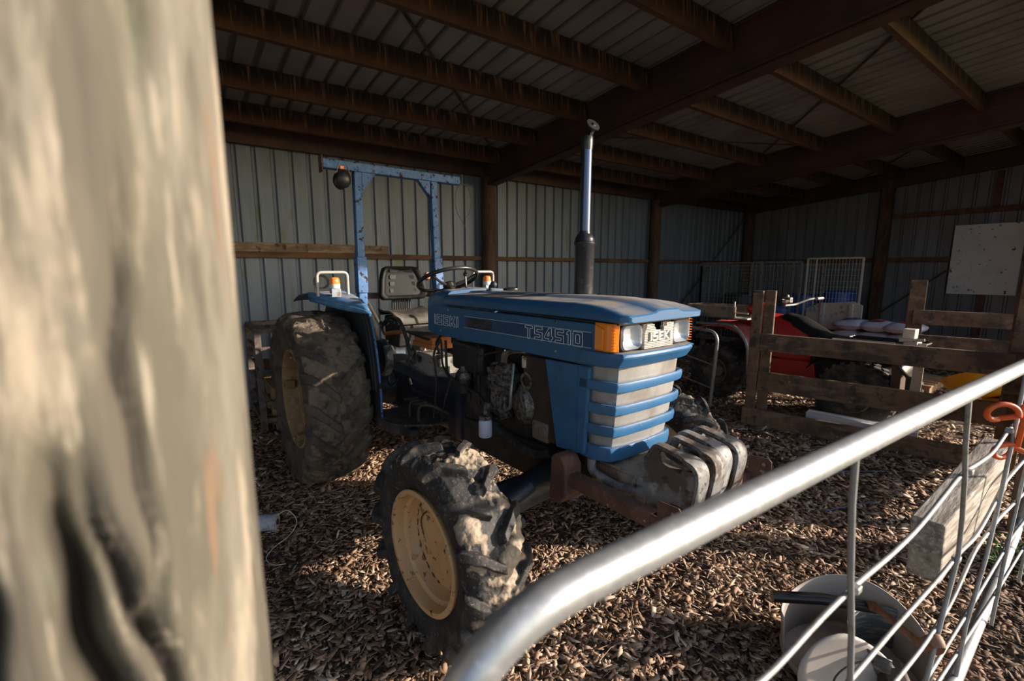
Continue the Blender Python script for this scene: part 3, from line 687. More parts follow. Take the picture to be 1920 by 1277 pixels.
ADV = {'I': .42, 'S': 1.08, 'E': 1.03, 'K': 1.1, 'T': 1.08, '4': 1.08, '5': 1.08, '1': .62, '0': 1.0}
b = MB(); outline_text(b, 'ISEKI', 1.028, 1.335, 1.274, .064, YP, .0014, ADV); b.build('maker_lettering', white_line, sp, smooth=0)
b = MB(); outline_text(b, 'TS4510', 1.952, 2.345, 1.281, .062, YP - .0006, .0016, ADV); b.build('model_lettering', white_line, sp, smooth=0)
for u, z in ((2.165, 1.385), (2.165, 1.255), (1.20, 1.375), (1.10, 1.235)):
    b = MB(); b.lathe([(0, .004), (.006, .003), (.009, 0)], c=(u, -.268, z), axis=(0, -1, 0), n=12); b.build('panel_bolt', steel, sp)

# ---- lower front side shields and the nose
def shield(s):
    poly = [(2.085, 1.205), (2.345, 1.214), (2.318, .815), (2.170, .800)]
    b = MB(); b.prism(poly, s * .247, s * .257); return b.build('nose_shield', blue_clean, T, smooth=0, bevel=.004)
shield(-1); shield(1)
# beam under the headlights: wraps the corner
def wrap(u0, u1, w, ch, z0, z1, th=.02, lip=0):
    """outer plan path: back along the right side, chamfered corners, across the front"""
    out = [(u0, -w), (u1 - ch * 1.1, -w), (u1 - ch * .2, -w + ch * .45), (u1, -w + ch * 1.25), (u1 + .006, 0), (u1, w - ch * 1.25), (u1 - ch * .2, w - ch * .45), (u1 - ch * 1.1, w), (u0, w)]
    return out
def band(b, path, z0, z1, th, dz=0.0, taper=0.0):
    n = len(path); P = [V((p[0], p[1])) for p in path]; inn = []
    for i in range(n):
        t = (P[min(i + 1, n - 1)] - P[max(i - 1, 0)]).normalized(); nn = V((-t.y, t.x)); inn.append(P[i] + nn * th)
    rows = []
    for i in range(n):
        o, q = P[i], inn[i]
        rows.append([(o.x - taper, o.y, z0), (o.x, o.y, (z0 * .3 + z1 * .7)), (o.x - .004, o.y, z1), (q.x, q.y, z1), (q.x, q.y, z0)])
    b.grid(rows, close_v=True)
    b.add(rows[0], [(0, 1, 2, 3, 4)]); b.add(rows[-1], [(4, 3, 2, 1, 0)])
b = MB(); band(b, wrap(2.33, 2.548, .278, .075, 0, 0), 1.228, 1.290, .05, taper=.03)
b.box((2.44, 0, 1.284), (.19, .50, .010))
beam = b.build('headlight_shelf', blue, T, smooth=30, bevel=.006)
# silver grille backing, stepped and tapering to the bottom
levels = [(1.232, 2.496, .238), (1.10, 2.486, .234), (.97, 2.472, .226), (.83, 2.45, .216)]
b = MB(); rows = []
for z, u, w in levels:
    pth = wrap(2.335, u, w, .07, 0, 0); rows.append([(p[0], p[1], z) for p in pth])
b.grid(rows); b.build('grille_panel', silver_panel, T, smooth=30)
# blue bars standing in front of it
b_specs = [(1.120, 1.164, 2.512, .262), (1.020, 1.064, 2.502, .257), (.922, .968, 2.490, .250), (.806, .868, 2.472, .243)]
for i, (z0, z1, u, w) in enumerate(b_specs):
    b = MB(); band(b, wrap(2.318, u, w, .072, 0, 0), z0, z1, .014 if i < 3 else .03, taper=.006)
    o = b.build('grille_bar', blue_clean, T, smooth=30, bevel=.004)
for s in (-1, 1):   # corner uprights
    b = MB(); b.prism([(2.30, 1.215), (2.372, 1.215), (2.350, .82), (2.300, .815)], s * .24, s * .262); b.build('nose_upright', blue_clean, T, smooth=0, bevel=.008)
b = MB(); b.box((2.40, 0, .81), (.11, .40, .012)); b.box((2.33, 0, 1.0), (.02, .44, .42)); b.build('nose_backing', grime, T)
# headlights
def rrect(w, h, r, n=5):
    out = []
    for cx, cz, a0 in ((w / 2 - r, h / 2 - r, 0), (-w / 2 + r, h / 2 - r, 90), (-w / 2 + r, -h / 2 + r, 180), (w / 2 - r, -h / 2 + r, 270)):
        for k in range(n + 1):
            a = math.radians(a0 + 90 * k / n); out.append((cx + r * math.cos(a), cz + r * math.sin(a)))
    return out
for s in (-1, 1):
    cy, cz, hw, hh = s * .172, 1.350, .130, .104
    rr = rrect(hw, hh, .028)
    b = MB(); rows = []
    for k, (sc, du) in enumerate(((1.0, 0), (1.0, .014), (.93, .021), (.9, .012), (.75, -.002), (.5, -.010), (.2, -.014))):
        rows.append([(2.497 + du, cy + p[0] * sc, cz + p[1] * sc) for p in rr])
    b.grid(rows, close_v=True); b.add(rows[-1], [tuple(range(len(rr)))])
    hl = b.build('headlight', lens, T, smooth=50)
    b = MB(); b.cyl((2.478, cy - .03, cz - .004), (2.506, cy - .03, cz - .004), .014, 16, .011); b.build('bulb', white_plastic, hl)
    b = MB(); rows = [[(2.4, cy + p[0] * 1.04, cz + p[1] * 1.04) for p in rr], [(2.507, cy + p[0] * 1.04, cz + p[1] * 1.04) for p in rr], [(2.509, cy + p[0] * 1.0, cz + p[1] * 1.0) for p in rr]]
    b.grid(rows, close_v=True); b.build('headlight_rim', black_plastic, hl, smooth=30)
    rows = []
    b = MB()
    for k in range(7):
        t = k / 6.0
        rows.append([(2.521 + .010 * (1 - (2 * q / 8 - 1) ** 2) , cy + (q / 8 - .5) * hw * .97, cz + (t - .5) * hh * .95) for q in range(9)])
    # indicator lamp wrapping the corner
    b = MB(); zc0, zc1 = 1.293, 1.408
    path = [(2.405, s * .272), (2.47, s * .274), (2.497, s * .262), (2.508, s * .243)]
    rows = []
    for z in (zc0, zc0 + .006, zc1 - .006, zc1):
        k = .004 if z in (zc0, zc1) else 0
        rows.append([(p[0] - k, p[1] - s * k, z) for p in path] + [(2.495, s * .24, z), (2.405, s * .24, z)])
    b.grid(rows, close_v=True); b.add(rows[0], [tuple(range(6))]); b.add(rows[-1], [tuple(range(6))])
    b.prism([(2.412, 1.30), (2.412, 1.40), (2.455, 1.384), (2.455, 1.302)], s * .274, s * .281)
    for k in range(9):
        z = 1.30 + k * .012; b.box((2.497, s * .264, z), (.02, .02, .003), Matrix.Rotation(s * -.6, 3, 'Z'))
    b.build('indicator_lamp', amber, T, smooth=25, bevel=.002)
# slatted badge plate with raised letters, and a torn gap in its top edge
b = MB()
for k in range(15):
    z = 1.298 + k * .0068
    if k < 10: b.box((2.512, 0, z), (.02, .20, .0042))
    elif k < 13: b.box((2.512, -.06, z), (.02, .075 - .008 * (k - 10), .0042)); b.box((2.512, .065, z), (.02, .07, .0042))
    else: b.box((2.512, -.062, z), (.02, .05, .0042)); b.box((2.512, .075, z), (.02, .05, .0042))
b.box((2.505, 0, 1.332), (.012, .20, .07)); b.box((2.505, -.065, 1.38), (.012, .06, .035)); b.box((2.505, .07, 1.38), (.012, .06, .035))
badge = b.build('badge_plate', badge_m, T, smooth=0)
# strokes of the badge letters
b = MB(); y = -.072
def stroke(pts, w=.0068): 
    for p, q in zip(pts[:-1], pts[1:]): b.bar((2.526, p[0], p[1]), (2.526, q[0], q[1]), .010, w, up=(0, 0, 1) if abs(q[0] - p[0]) > abs(q[1] - p[1]) else (0, 1, 0))
zb, zh = 1.327, .036
def LT(kind, y0, w):
    P = lambda x, t: (y0 + x * w, zb + t * zh)
    if kind == 'I': stroke([P(.5, 0), P(.5, 1)])
    if kind == 'S': [stroke([P(*a), P(*c)]) for a, c in (((0, .08), (1, .08)), ((.9, 0), (.9, .55)), ((0, .5), (1, .5)), ((.1, .45), (.1, 1)), ((0, .92), (1, .92)))]
    if kind == 'E': [stroke([P(*a), P(*c)]) for a, c in (((.1, 0), (.1, 1)), ((0, .08), (1, .08)), ((0, .5), (.9, .5)), ((0, .92), (1, .92)))]
    if kind == 'K': [stroke([P(*a), P(*c)]) for a, c in (((.1, 0), (.1, 1)), ((.2, .5), (.95, 1)), ((.2, .5), (.95, 0)))]
for kind, w in (('I', .010), ('S', .031), ('E', .029), ('K', .033), ('I', .010)):
    LT(kind, y, w); y += w + .0085
b.build('raised_lettering', letter_m, badge, smooth=0)
b = MB(); b.box((2.42, 0, 1.345), (.03, .5, .12)); b.build('lamp_backing', black_plastic, T)
# ---- engine, transmission, axles
b = MB(); b.box((1.55, 0, .86), (.86, .30, .40)); b.box((1.55, 0, .62), (.80, .24, .16)); b.box((1.6, 0, 1.12), (.8, .22, .18))
for k in range(7): b.box((1.25 + k * .11, -.155, .90), (.03, .02, .22))
eng = b.build('engine_block', grime, T, bevel=.015)
b = MB(); b.prism([(1.0, .50), (2.15, .52), (2.2, .62), (2.2, .74), (1.0, .66)], -.17, -.135); b.prism([(1.0, .50), (2.15, .52), (2.2, .62), (2.2, .74), (1.0, .66)], .135, .17)
b.build('frame_rail', grime, T, bevel=.006)
b = MB(); rows = []
for u, w, z0, z1 in ((-.35, .18, .46, .84), (-.05, .19, .44, .86), (.3, .17, .45, .86), (.55, .155, .47, .82), (.9, .15, .48, .86), (1.1, .17, .46, .98), (1.14, .19, .44, 1.04), (1.2, .19, .44, 1.04)):
    rows.append([(u, w * math.cos(a) * 1.1 if abs(math.cos(a)) < .8 else w * math.copysign(1, math.cos(a)), (z0 + z1) / 2 + (z1 - z0) / 2 * max(-1, min(1, 1.2 * math.sin(a)))) for a in [2 * PI * k / 20 for k in range(20)]])
b.grid(rows, close_v=True); b.add(rows[0], [tuple(range(20))]); b.add(rows[-1], [tuple(range(20))])
b.build('transmission_housing', grime_blue, T, smooth=45)
b = MB(); b.tube([(0, -.62, RA), (0, -.42, RA), (0, -.2, RA), (0, .2, RA), (0, .42, RA), (0, .62, RA)], [.075, .085, .17, .17, .085, .075], 20); b.build('rear_axle_housing', grime_blue, T, smooth=50)
# top gearbox castings that catch the sun
b = MB(); b.box((.72, -.10, .955), (.36, .16, .12)); b.box((.80, -.165, .93), (.12, .05, .08)); b.cyl((.62, -.18, .97), (.62, -.12, .97), .035, 14)
for k in range(5): b.cyl((.58 + k * .075, -.185, 1.0), (.58 + k * .075, -.17, 1.0), .010, 6)
b.cyl((.90, -.17, .93), (.90, -.17, 1.02), .022, 12); b.cyl((.90, -.17, 1.02), (.90, -.17, 1.035), .030, 12); b.cyl((.90, -.17, 1.045), (.90, -.17, 1.055), .028, 12)
b.build('gearbox_cover', grey_cast, T, bevel=.008)
b = MB(); b.cyl((.52, -.19, 1.0), (.52, -.10, 1.0), .055, 20); b.cyl((.52, -.21, 1.0), (.52, -.19, 1.0), .03, 12); b.cyl((.47, -.20, .93), (.55, -.17, .90), .016, 8); b.box((.44, -.15, .93), (.09, .10, .08))
b.cyl((.60, -.19, 1.055), (.68, -.19, 1.055), .022, 12)
b.build('hydraulic_valve', alu, T, bevel=.006)
b = MB(); b.box((.70, -.12, 1.085), (.30, .17, .035)); b.box((.70, -.12, 1.125), (.28, .15, .05)); b.build('battery_tray', copper_box, T, bevel=.004)
b = MB(); b.box((.60, -.10, 1.150), (.42, .24, .012), Matrix.Rotation(.06, 3, 'Y')); b.build('floor_mat', black_rubber, T, bevel=.003)
# brake drum with round disc plate at the rear right
b = MB(); b.lathe([(0, .0), (.13, 0), (.14, -.02), (.13, -.05), (.06, -.06), (0, -.055)], c=(.33, -.33, .96), axis=(0, 1, 0), n=32); b.build('brake_drum', grime_blue, T, smooth=40)
b = MB(); b.lathe([(.128, -.052), (.146, -.045), (.150, .0), (.128, .006)], c=(.33, -.33, .96), axis=(0, 1, 0), n=32, arc=3.6); b.build('brake_band', grey_cast, T, smooth=40)
b = MB()
for pts, rd in (([(.22, -.30, 1.16), (.28, -.34, 1.23), (.36, -.33, 1.20), (.43, -.32, 1.28), (.50, -.28, 1.26), (.56, -.26, 1.14), (.58, -.24, 1.0)], .014), ([(.2, -.28, 1.12), (.30, -.33, 1.19), (.38, -.34, 1.25), (.46, -.30, 1.23)], .012),
                ([(.48, -.30, .80), (.43, -.34, .74), (.38, -.34, .80), (.40, -.30, .92)], .010), ([(.50, -.22, .80), (.60, -.24, .74), (.85, -.24, .75), (1.0, -.22, .74)], .012)):
    b.tube(rounded(pts, .05, 5), rd, 8)
b.build('hydraulic_hose', black_rubber, T)
b = MB(); b.cyl((.25, -.29, 1.125), (.50, -.25, 1.165), .016, 10); b.build('lift_rod', copper_box, T)
b = MB()
for k, (u, z) in enumerate(((.24, 1.03), (.20, 1.0), (.27, .98), (.30, 1.06))): b.sphere((u, -.34, z), .016 + .005 * (k % 2), 10)
b.box((.25, -.31, 1.02), (.1, .04, .12)); b.build('lift_linkage', alu, T)
# platform with pedals
b = MB(); b.prism([(.50, -.52), (.50, -.17), (1.02, -.17), (1.02, -.30), (.90, -.47), (.80, -.52)], .585, .60, axis='z'); b.prism([(.50, -.52), (.80, -.52), (.90, -.47), (.86, -.45), (.50, -.49)], .53, .585, axis='z')
b.build('footplate', M('dusty_footplate', (.075, .058, .048), [dict(c=(.04, .03, .026), s=7, lo=.42, hi=.6), dict(c=(.16, .13, .11), s=30, lo=.6, hi=.7)], rough=.8), T, bevel=.003)
b = MB(); b.box((.86, -.44, .56), (.11, .07, .07)); b.box((.93, -.40, .545), (.09, .06, .05)); b.build('step_bracket', grime, T, bevel=.006)
for u, y in ((.87, -.34), (1.0, -.34)):
    b = MB(); b.tube(rounded([(u + .10, y + .12, .68), (u + .05, y + .02, .745), (u - .02, y - .04, .74), (u - .0, y - .05, .63)], .05), .012, 8); b.box((u - .02, y - .03, .752), (.09, .07, .016), Matrix.Rotation(-.2, 3, 'Y'))
    b.build('pedal', grime, T, bevel=.003)
b = MB()
for pts, rd in (([(.98, -.20, 1.16), (.94, -.24, 1.07), (.98, -.24, .86), (.96, -.26, .62)], .008), ([(1.04, -.20, 1.16), (1.10, -.23, .95), (1.25, -.23, .92), (1.48, -.23, .90), (1.62, -.23, .78)], .009), ([(1.00, -.21, 1.15), (1.06, -.24, 1.0), (1.15, -.24, .93)], .007),
                ([(1.14, -.22, .92), (1.12, -.26, .78), (1.05, -.25, .62)], .008), ([(.95, -.18, 1.19), (.90, -.2, 1.12), (.90, -.17, 1.05)], .010), ([(1.45, -.22, 1.2), (1.50, -.25, 1.12), (1.60, -.24, 1.16), (1.72, -.22, 1.19)], .006), ([(1.50, -.24, 1.19), (1.46, -.25, 1.0)], .005)):
    b.tube(rounded(pts, .04, 4), rd, 7)
b.build('control_rods', black_rubber, T)
b = MB(); b.box((1.31, -.16, 1.09), (.34, .12, .19)); b.build('air_box', black_plastic, T, bevel=.03, seg=3)
b = MB(); b.cyl((1.28, -.20, .95), (1.28, -.20, .99), .04, 18); b.cyl((1.28, -.20, .99), (1.28, -.20, 1.03), .03, 14); b.build('sediment_bowl', alu, T)
b = MB(); b.cyl((1.28, -.20, .86), (1.28, -.20, .95), .036, 18); b.build('fuel_bowl', grime, T)
# injection pump: lumpy alloy castings
b = MB(); b.sphere((1.70, -.19, 1.03), .085, 18, (.95, .7, 1.25)); b.cyl((1.70, -.20, 1.12), (1.70, -.20, 1.165), .024, 12); b.cyl((1.70, -.25, 1.07), (1.70, -.16, 1.07), .04, 18); b.cyl((1.775, -.24, 1.04), (1.775, -.16, 1.04), .032, 16)
b.box((1.69, -.22, .93), (.10, .08, .14)); b.cyl((1.73, -.23, .94), (1.73, -.23, .85), .018, 10); b.prism([(1.58, 1.06), (1.60, 1.08), (1.66, 1.0), (1.74, .82), (1.70, .80), (1.62, .98)], -.235, -.19)
b.cyl((1.59, -.24, 1.065), (1.59, -.19, 1.065), .016, 12)
rr = np.random.default_rng(8)
for k in range(26):
    a = rr.uniform(0, 2 * PI); q = rr.uniform(.02, .08); b.cyl((1.70 + q * math.cos(a), -.27, 1.03 + q * 1.2 * math.sin(a)), (1.70 + q * math.cos(a), -.23, 1.03 + q * 1.2 * math.sin(a)), rr.uniform(.006, .012), 6)
b.build('injection_pump', alu, T, smooth=40)
b = MB()
for k in range(4): b.tube(rounded([(1.72 + k * .012, -.24, 1.13), (1.74 + k * .015, -.25, 1.19), (1.80 + k * .02, -.2, 1.2), (1.70 + k * .06, -.14, 1.16)], .03), .0055, 6)
b.tube(rounded([(1.80, -.22, 1.13), (1.84, -.27, 1.0), (1.82, -.26, .9), (1.77, -.25, .88)], .05), .009, 8)
b.build('fuel_lines', steel, T)
b = MB(); b.lathe([(0, .03), (.05, .03), (.075, .02), (.078, -.03), (.05, -.045), (0, -.045)], c=(1.86, -.20, .92), axis=(.25, 1, 0), n=28)
b.lathe([(.06, -.05), (.105, -.03), (.11, .03), (.07, .05)], c=(1.88, -.19, .93), axis=(.55, 1, .1), n=32); b.build('alternator', alu, T, smooth=40)
# fan guard: perforated sheet beside the radiator
b = MB(); b.prism([(1.895, 1.19), (2.10, 1.20), (2.17, .80), (1.99, .79), (1.90, 1.0)], -.232, -.226); fg = b.build('fan_guard', perforated, T, smooth=0)
b = MB(); b.box((2.14, 0, 1.0), (.10, .40, .42)); b.build('radiator', grime, T)
b = MB(); b.lathe([(.028, .006), (.042, .006), (.045, -.004), (.028, -.004)], c=(1.925, -.236, 1.065), axis=(0, 1, 0), n=24); b.build('hose_collar', alu, fg)
b = MB(); b.cyl((1.90, -.225, 1.13), (1.90, -.225, 1.185), .018, 14); b.build('relay_can', M('cream_label', (.55, .47, .36), [dict(c=(.2, .1, .06), s=40, lo=.5, hi=.6)]), fg)
b = MB()
for i in range(12):
    for j in range(22):
        u, z = 1.935 + i * .0165 + (j % 2) * .008, .83 + j * .0165
        if u < 1.99 and z < .86: continue
        if u > 2.16 - (z - .8) * .15: continue
        b.cyl((u, -.2328, z), (u, -.2334, z), .0042, 6)
b.build('guard_holes', black_plastic, fg, smooth=0)
b = MB(); b.tube(rounded([(1.56, -.24, .80), (1.70, -.26, .775), (1.88, -.26, .72), (2.02, -.24, .70), (2.10, -.22, .74)], .06, 6), .026, 12); b.cyl((1.60, -.245, .795), (1.68, -.255, .78), .034, 14); b.build('radiator_hose', black_rubber, T)
b = MB(); b.box((2.03, -.20, .83), (.12, .08, .10)); b.cyl((2.05, -.245, .83), (2.05, -.2, .83), .03, 16); b.cyl((2.0, -.245, .85), (2.0, -.2, .85), .018, 12); b.build('water_pump', M('rusty_pump_casting', (.17, .13, .095), [dict(c=(.06, .04, .03), s=14, lo=.45, hi=.6)], rough=.7, bump=(.4, 40)), T, bevel=.01)
b = MB(); b.lathe([(0, .0), (.035, 0), (.037, .006), (.037, .085), (.030, .098), (0, .098)], c=(1.66, -.31, .712), axis=(0, 0, 1), n=28); ofl = b.build('oil_filter', filter_white, T, smooth=40)
b = MB(); b.cyl((1.66, -.31, .81), (1.66, -.31, .83), .036, 20); b.cyl((1.655, -.30, .83), (1.655, -.29, .90), .018, 14); b.build('filter_head', alu, ofl)
b = MB(); b.tube(rounded([(1.70, -.30, .83), (1.69, -.32, .87), (1.73, -.30, .89)], .02), .004, 6); b.tube(rounded([(1.40, -.26, .92), (1.55, -.27, .91), (1.66, -.27, .80), (1.74, -.27, .79)], .03), .008, 7); b.build('oil_lines', black_rubber, T)
# front axle
b = MB(); rows = []
for y, h, wv, z in ((-.66, .085, .09, .50), (-.58, .10, .10, .52), (-.42, .075, .075, .545), (-.22, .085, .09, .575), (-.1, .13, .13, .57), (.1, .13, .13, .57), (.22, .085, .09, .575), (.42, .075, .075, .545), (.58, .10, .10, .52), (.66, .085, .09, .50)):
    rows.append([(WB + wv * math.cos(a), y, z + h * math.sin(a)) for a in [2 * PI * k / 18 for k in range(18)]])
b.grid(rows, close_v=True); b.add(rows[0], [tuple(range(18))]); b.add(rows[-1], [tuple(range(18))])
fa = b.build('front_axle', grime_blue, T, smooth=50)
for s in (-1, 1):
    b = MB(); b.cyl((WB, s * .60, .36), (WB, s * .60, .62), .07, 18); b.cyl((WB, s * .60, .62), (WB, s * .60, .645), .05, 14); b.lathe([(0, .06), (.09, .06), (.10, .02), (.12, -.02), (.12, -.05), (0, -.05)], c=(WB, s * .68, .465), axis=(0, s, 0), n=24)
    for k in range(6): b.cyl((WB + .055 * math.cos(k), s * .60 + .055 * math.sin(k), .645), (WB + .055 * math.cos(k), s * .60 + .055 * math.sin(k), .655), .008, 6)
    b.build('steering_knuckle', grime_blue, fa, smooth=40)
b = MB(); b.cyl((WB - .15, -.58, .54), (WB - .15, .58, .54), .018, 10); b.cyl((WB + .12, -.50, .49), (WB + .12, -.46, .50), .03, 10); b.cyl((WB + .10, -.52, .60), (WB + .10, -.40, .64), .035, 14); b.build('tie_rod', grime_blue, fa)
b = MB(); b.prism([(1.80, .52), (2.25, .56), (2.30, .68), (2.30, .82), (1.80, .80)], -.12, .12); b.build('axle_support', grime, T, bevel=.015)
# ---- bumper frame with weights
BZ = .712
for s in (-1, 1):
    b = MB(); b.box((2.52, s * .30, BZ), (.52, .055, .062)); b.prism([(2.225, .60), (2.30, .60), (2.33, .64), (2.33, .775), (2.30, .815), (2.26, .82), (2.235, .80)], s * .30 - .05, s * .30 + .05)
    br = b.build('bumper_arm', rust, T, bevel=.008)
    b = MB(); b.prism([(2.78, .70), (2.875, .70), (2.875, .808), (2.862, .82), (2.78, .814)], s * .332, s * .339); b.build('bumper_plate', rust, br, smooth=0, bevel=.002)
    b = MB()
    for z in (.79, .755): b.cyl((2.845, s * .341, z), (2.845, s * .330, z), .008, 12)
    b.build('plate_holes', steel, br, smooth=0)
b = MB(); b.box((2.77, 0, BZ), (.055, .66, .062)); b.build('bumper_cross_tube', rust, T, bevel=.008)
b = MB(); b.box((2.46, 0, .777), (.27, .36, .014)); b.box((2.48, -.17, .72), (.30, .02, .10)); b.box((2.48, .17, .72), (.30, .02, .10)); b.box((2.60, 0, .70), (.06, .40, .06)); b.build('weight_bracket', M('dusty_bracket_plate', (.30, .26, .21), [dict(c=(.12, .08, .06), s=9, lo=.45, hi=.65)], rough=.8), T, bevel=.004)
b = MB(); b.tube(rounded([(2.36, -.22, .80), (2.36, -.22, .74), (2.50, -.215, .715), (2.58, -.21, .74), (2.62, -.2, .76)], .05), [.014] * 3 + [.018] * 15 + [.035], 10) if False else b.tube(rounded([(2.36, -.22, .80), (2.36, -.22, .74), (2.50, -.215, .715), (2.62, -.2, .74)], .05), .020, 10)
b.build('tow_hook', weight_m, T)
# suitcase weight: rounded slab with a handle slot and a raised rim
def weight(y, du=0, lean=0.0):
    out = [(2.560, .745), (2.572, .660), (2.70, .668), (2.80, .690), (2.838, .74), (2.856, .86), (2.852, .898), (2.832, .925), (2.79, .935), (2.668, .952), (2.648, .945), (2.620, .90)]
    out = [(p.x, p.y) for p in rounded([(u, 0 * z, z) if False else (u, z, 0) for u, z in out], .03, 4, True)]
    slot = [(p.x, p.y) for p in rounded([(2.672, .930, 0), (2.780, .912, 0), (2.785, .872, 0), (2.690, .888, 0)], .018, 4, True)]
    def TH(u, z): return .037 - .017 * float(sstep(.875, .905, np.float64(z))) * float(sstep(2.80, 2.76, np.float64(u)))
    n, m = len(out), len(slot)
    bmx = bmesh.new()
    vo = [[bmx.verts.new((u + du, y + s * TH(u, z), z)) for u, z in out] for s in (-1, 1)]
    vsl = [[bmx.verts.new((u + du, y + s * (TH(u, z) - .004), z)) for u, z in slot] for s in (-1, 1)]
    vin = [[bmx.verts.new((2.72 + du + (u - 2.72) * .90, y + s * TH(u, z), .80 + (z - .80) * .90)) for u, z in out] for s in (-1, 1)]
    for k, s in enumerate((-1, 1)):
        e = []
        for ring in (vo[k], vin[k]):
            pass
        for i in range(n):
            j = (i + 1) % n; bmx.faces.new((vo[k][i], vo[k][j], vin[k][j], vin[k][i]))
    for i in range(n):
        j = (i + 1) % n; bmx.faces.new((vo[0][i], vo[1][i], vo[1][j], vo[0][j]))
    for i in range(m):
        j = (i + 1) % m; bmx.faces.new((vsl[0][i], vsl[0][j], vsl[1][j], vsl[1][i]))
    # face plates (recessed) with the slot cut out
    rec = []
    for k, s in enumerate((-1, 1)):
        vr = [bmx.verts.new((v.co.x, v.co.y - s * .010, v.co.z)) for v in vin[k]]
        for i in range(n):
            j = (i + 1) % n; bmx.faces.new((vin[k][i], vin[k][j], vr[j], vr[i]))
        ed = []
        for i in range(n):
            x = bmx.edges.get((vr[i], vr[(i + 1) % n])); ed.append(x)
        vs2 = [bmx.verts.new((v.co.x, v.co.y - s * .006, v.co.z)) for v in vsl[k]]
        for i in range(m):
            j = (i + 1) % m; bmx.faces.new((vsl[k][i], vsl[k][j], vs2[j], vs2[i]))
            x = bmx.edges.get((vs2[i], vs2[j])); ed.append(x)
        bmesh.ops.triangle_fill(bmx, edges=ed, use_beauty=True, use_dissolve=False)
    bmesh.ops.recalc_face_normals(bmx, faces=bmx.faces)
    me = bpy.data.meshes.new('suitcase_weight'); bmx.to_mesh(me); bmx.free(); me.shade_smooth(); me.set_sharp_from_angle(angle=math.radians(40))
    o = bpy.data.objects.new('suitcase_weight', me); COL.objects.link(o); me.materials.append(weight_m); o.parent = T
    md = o.modifiers.new('bevel', 'BEVEL'); md.width = .005; md.segments = 2; md.limit_method = 'ANGLE'; md.angle_limit = math.radians(50)
for y, du in ((-.17, .0), (-.045, -.005), (.04, -.022), (.14, -.012)): weight(y, du)

# ---- exhaust
b = MB(); b.lathe([(.05, -.05), (.0505, .0), (.0505, .25), (.054, .255), (.054, .268), (.0505, .272), (.050, .285), (.040, .305), (.030, .312), (.028, .325)], c=(1.98, .10, 1.49), axis=(0, 0, 1), n=32)
ex = b.build('exhaust_muffler', pipe_black, T, smooth=40)
b = MB(); b.lathe([(.0275, .0), (.0275, .455), (.024, .455)], c=(1.98, .10, 1.80), axis=(0, 0, 1), n=28); b.build('exhaust_pipe', pipe_chrome, ex, smooth=50)
b = MB(); b.lathe([(.029, -.03), (.031, .0), (.031, .03), (.0275, .035)], c=(1.98, .10, 2.24), axis=(0, 0, 1), n=24); b.bar((1.985, .10, 2.26), (2.02, .10, 2.33), .02, .03)
b.lathe([(0, .0), (.03, .0), (.036, .006), (.036, .012), (0, .016)], c=(2.012, .10, 2.315), axis=(.85, -.1, .6), n=24); b.build('rain_cap', black_plastic, ex, smooth=40)
b = MB(); b.lathe([(.052, 0), (.066, 0), (.066, .006), (.052, .008)], c=(1.98, .10, 1.487), axis=(0, 0, 1), n=24); b.build('exhaust_collar', grime, ex)

# ---- steering wheel
SW = V((.735, .0, 1.545)); tl_ = Matrix.Rotation(math.radians(-24), 3, 'Y'); 
b = MB(); b.tube([SW + tl_ @ V((.215 * math.cos(a), .215 * math.sin(a), 0)) for a in [2 * PI * k / 48 for k in range(48)]], .0135, 10, closed=True)
sw = b.build('steering_wheel', black_plastic, T, smooth=60)
b = MB()
for k in range(3):
    a = math.radians(60 + 120 * k); p = SW + tl_ @ V((.21 * math.cos(a), .21 * math.sin(a), 0)); h = SW + tl_ @ V((.03 * math.cos(a), .03 * math.sin(a), -.045)); b.tube([h, h * .5 + p * .5 + V((0, 0, -.01)), p], .0095, 8)
b.lathe([(0, .012), (.03, .01), (.045, -.005), (.045, -.03), (.03, -.045)], c=SW + tl_ @ V((0, 0, -.03)), axis=tl_ @ V((0, 0, 1)), n=24); b.build('spokes', black_plastic, sw)
b = MB(); b.tube([SW + tl_ @ V((0, 0, -.05)), (.93, 0, 1.36)], .028, 14); b.build('steering_column', grime, T)
b = MB(); b.sphere(SW + tl_ @ V((.0, -.16, .03)), .024, 12, (1, 1, 1.3)); b.build('spinner_knob', M('worn_pink_knob', (.5, .25, .17), [dict(c=(.2, .1, .08), s=30)], rough=.5), sw)
b = MB(); b.tube(rounded([(.92, .06, 1.42), (.86, .075, 1.50), (.845, .08, 1.575)], .03), .006, 8); b.sphere((.845, .08, 1.585), .016, 12); b.build('throttle_lever', black_plastic, T)
for y, u in ((.14, .5), (.2, .38)):
    b = MB(); b.tube(rounded([(u, y, 1.0), (u + .02, y, 1.2), (u + .06, y, 1.34)], .05), .008, 8); b.sphere((u + .06, y, 1.35), .02, 12); b.build('gear_lever', black_plastic, T)

# ---- seat
SC, ST = -.02, math.radians(-9)
rt_ = Matrix.Rotation(ST, 3, 'Y')
def seat_pt(y, z, d): return V((-.075, 0, 1.36)) + rt_ @ V((d, y, z))
sil = [(p.x, p.y) for p in rounded([(-.19, .0, 0), (-.215, .03, 0), (-.19, .20, 0), (-.155, .275, 0), (-.12, .285, 0), (.12, .285, 0), (.155, .275, 0), (.19, .20, 0), (.215, .03, 0), (.19, .0, 0)], .035, 4, True)]
b = MB(); rows = []
for sc, d in ((.5, -.035), (.96, -.03), (1.0, -.015), (1.0, .02), (.975, .036), (.92, .044), (.80, .040), (.745, .030)):
    rows.append([seat_pt(y * sc, .143 + (z - .143) * sc, d - .04 * (abs(y * sc) / .2) ** 2 * -1) for y, z in sil])
b.grid(rows, close_v=True); b.add(rows[0], [tuple(range(len(sil)))]); b.add(rows[-1], [tuple(range(len(sil)))])
bk = b.build('seat_back', black_vinyl, T, smooth=50)
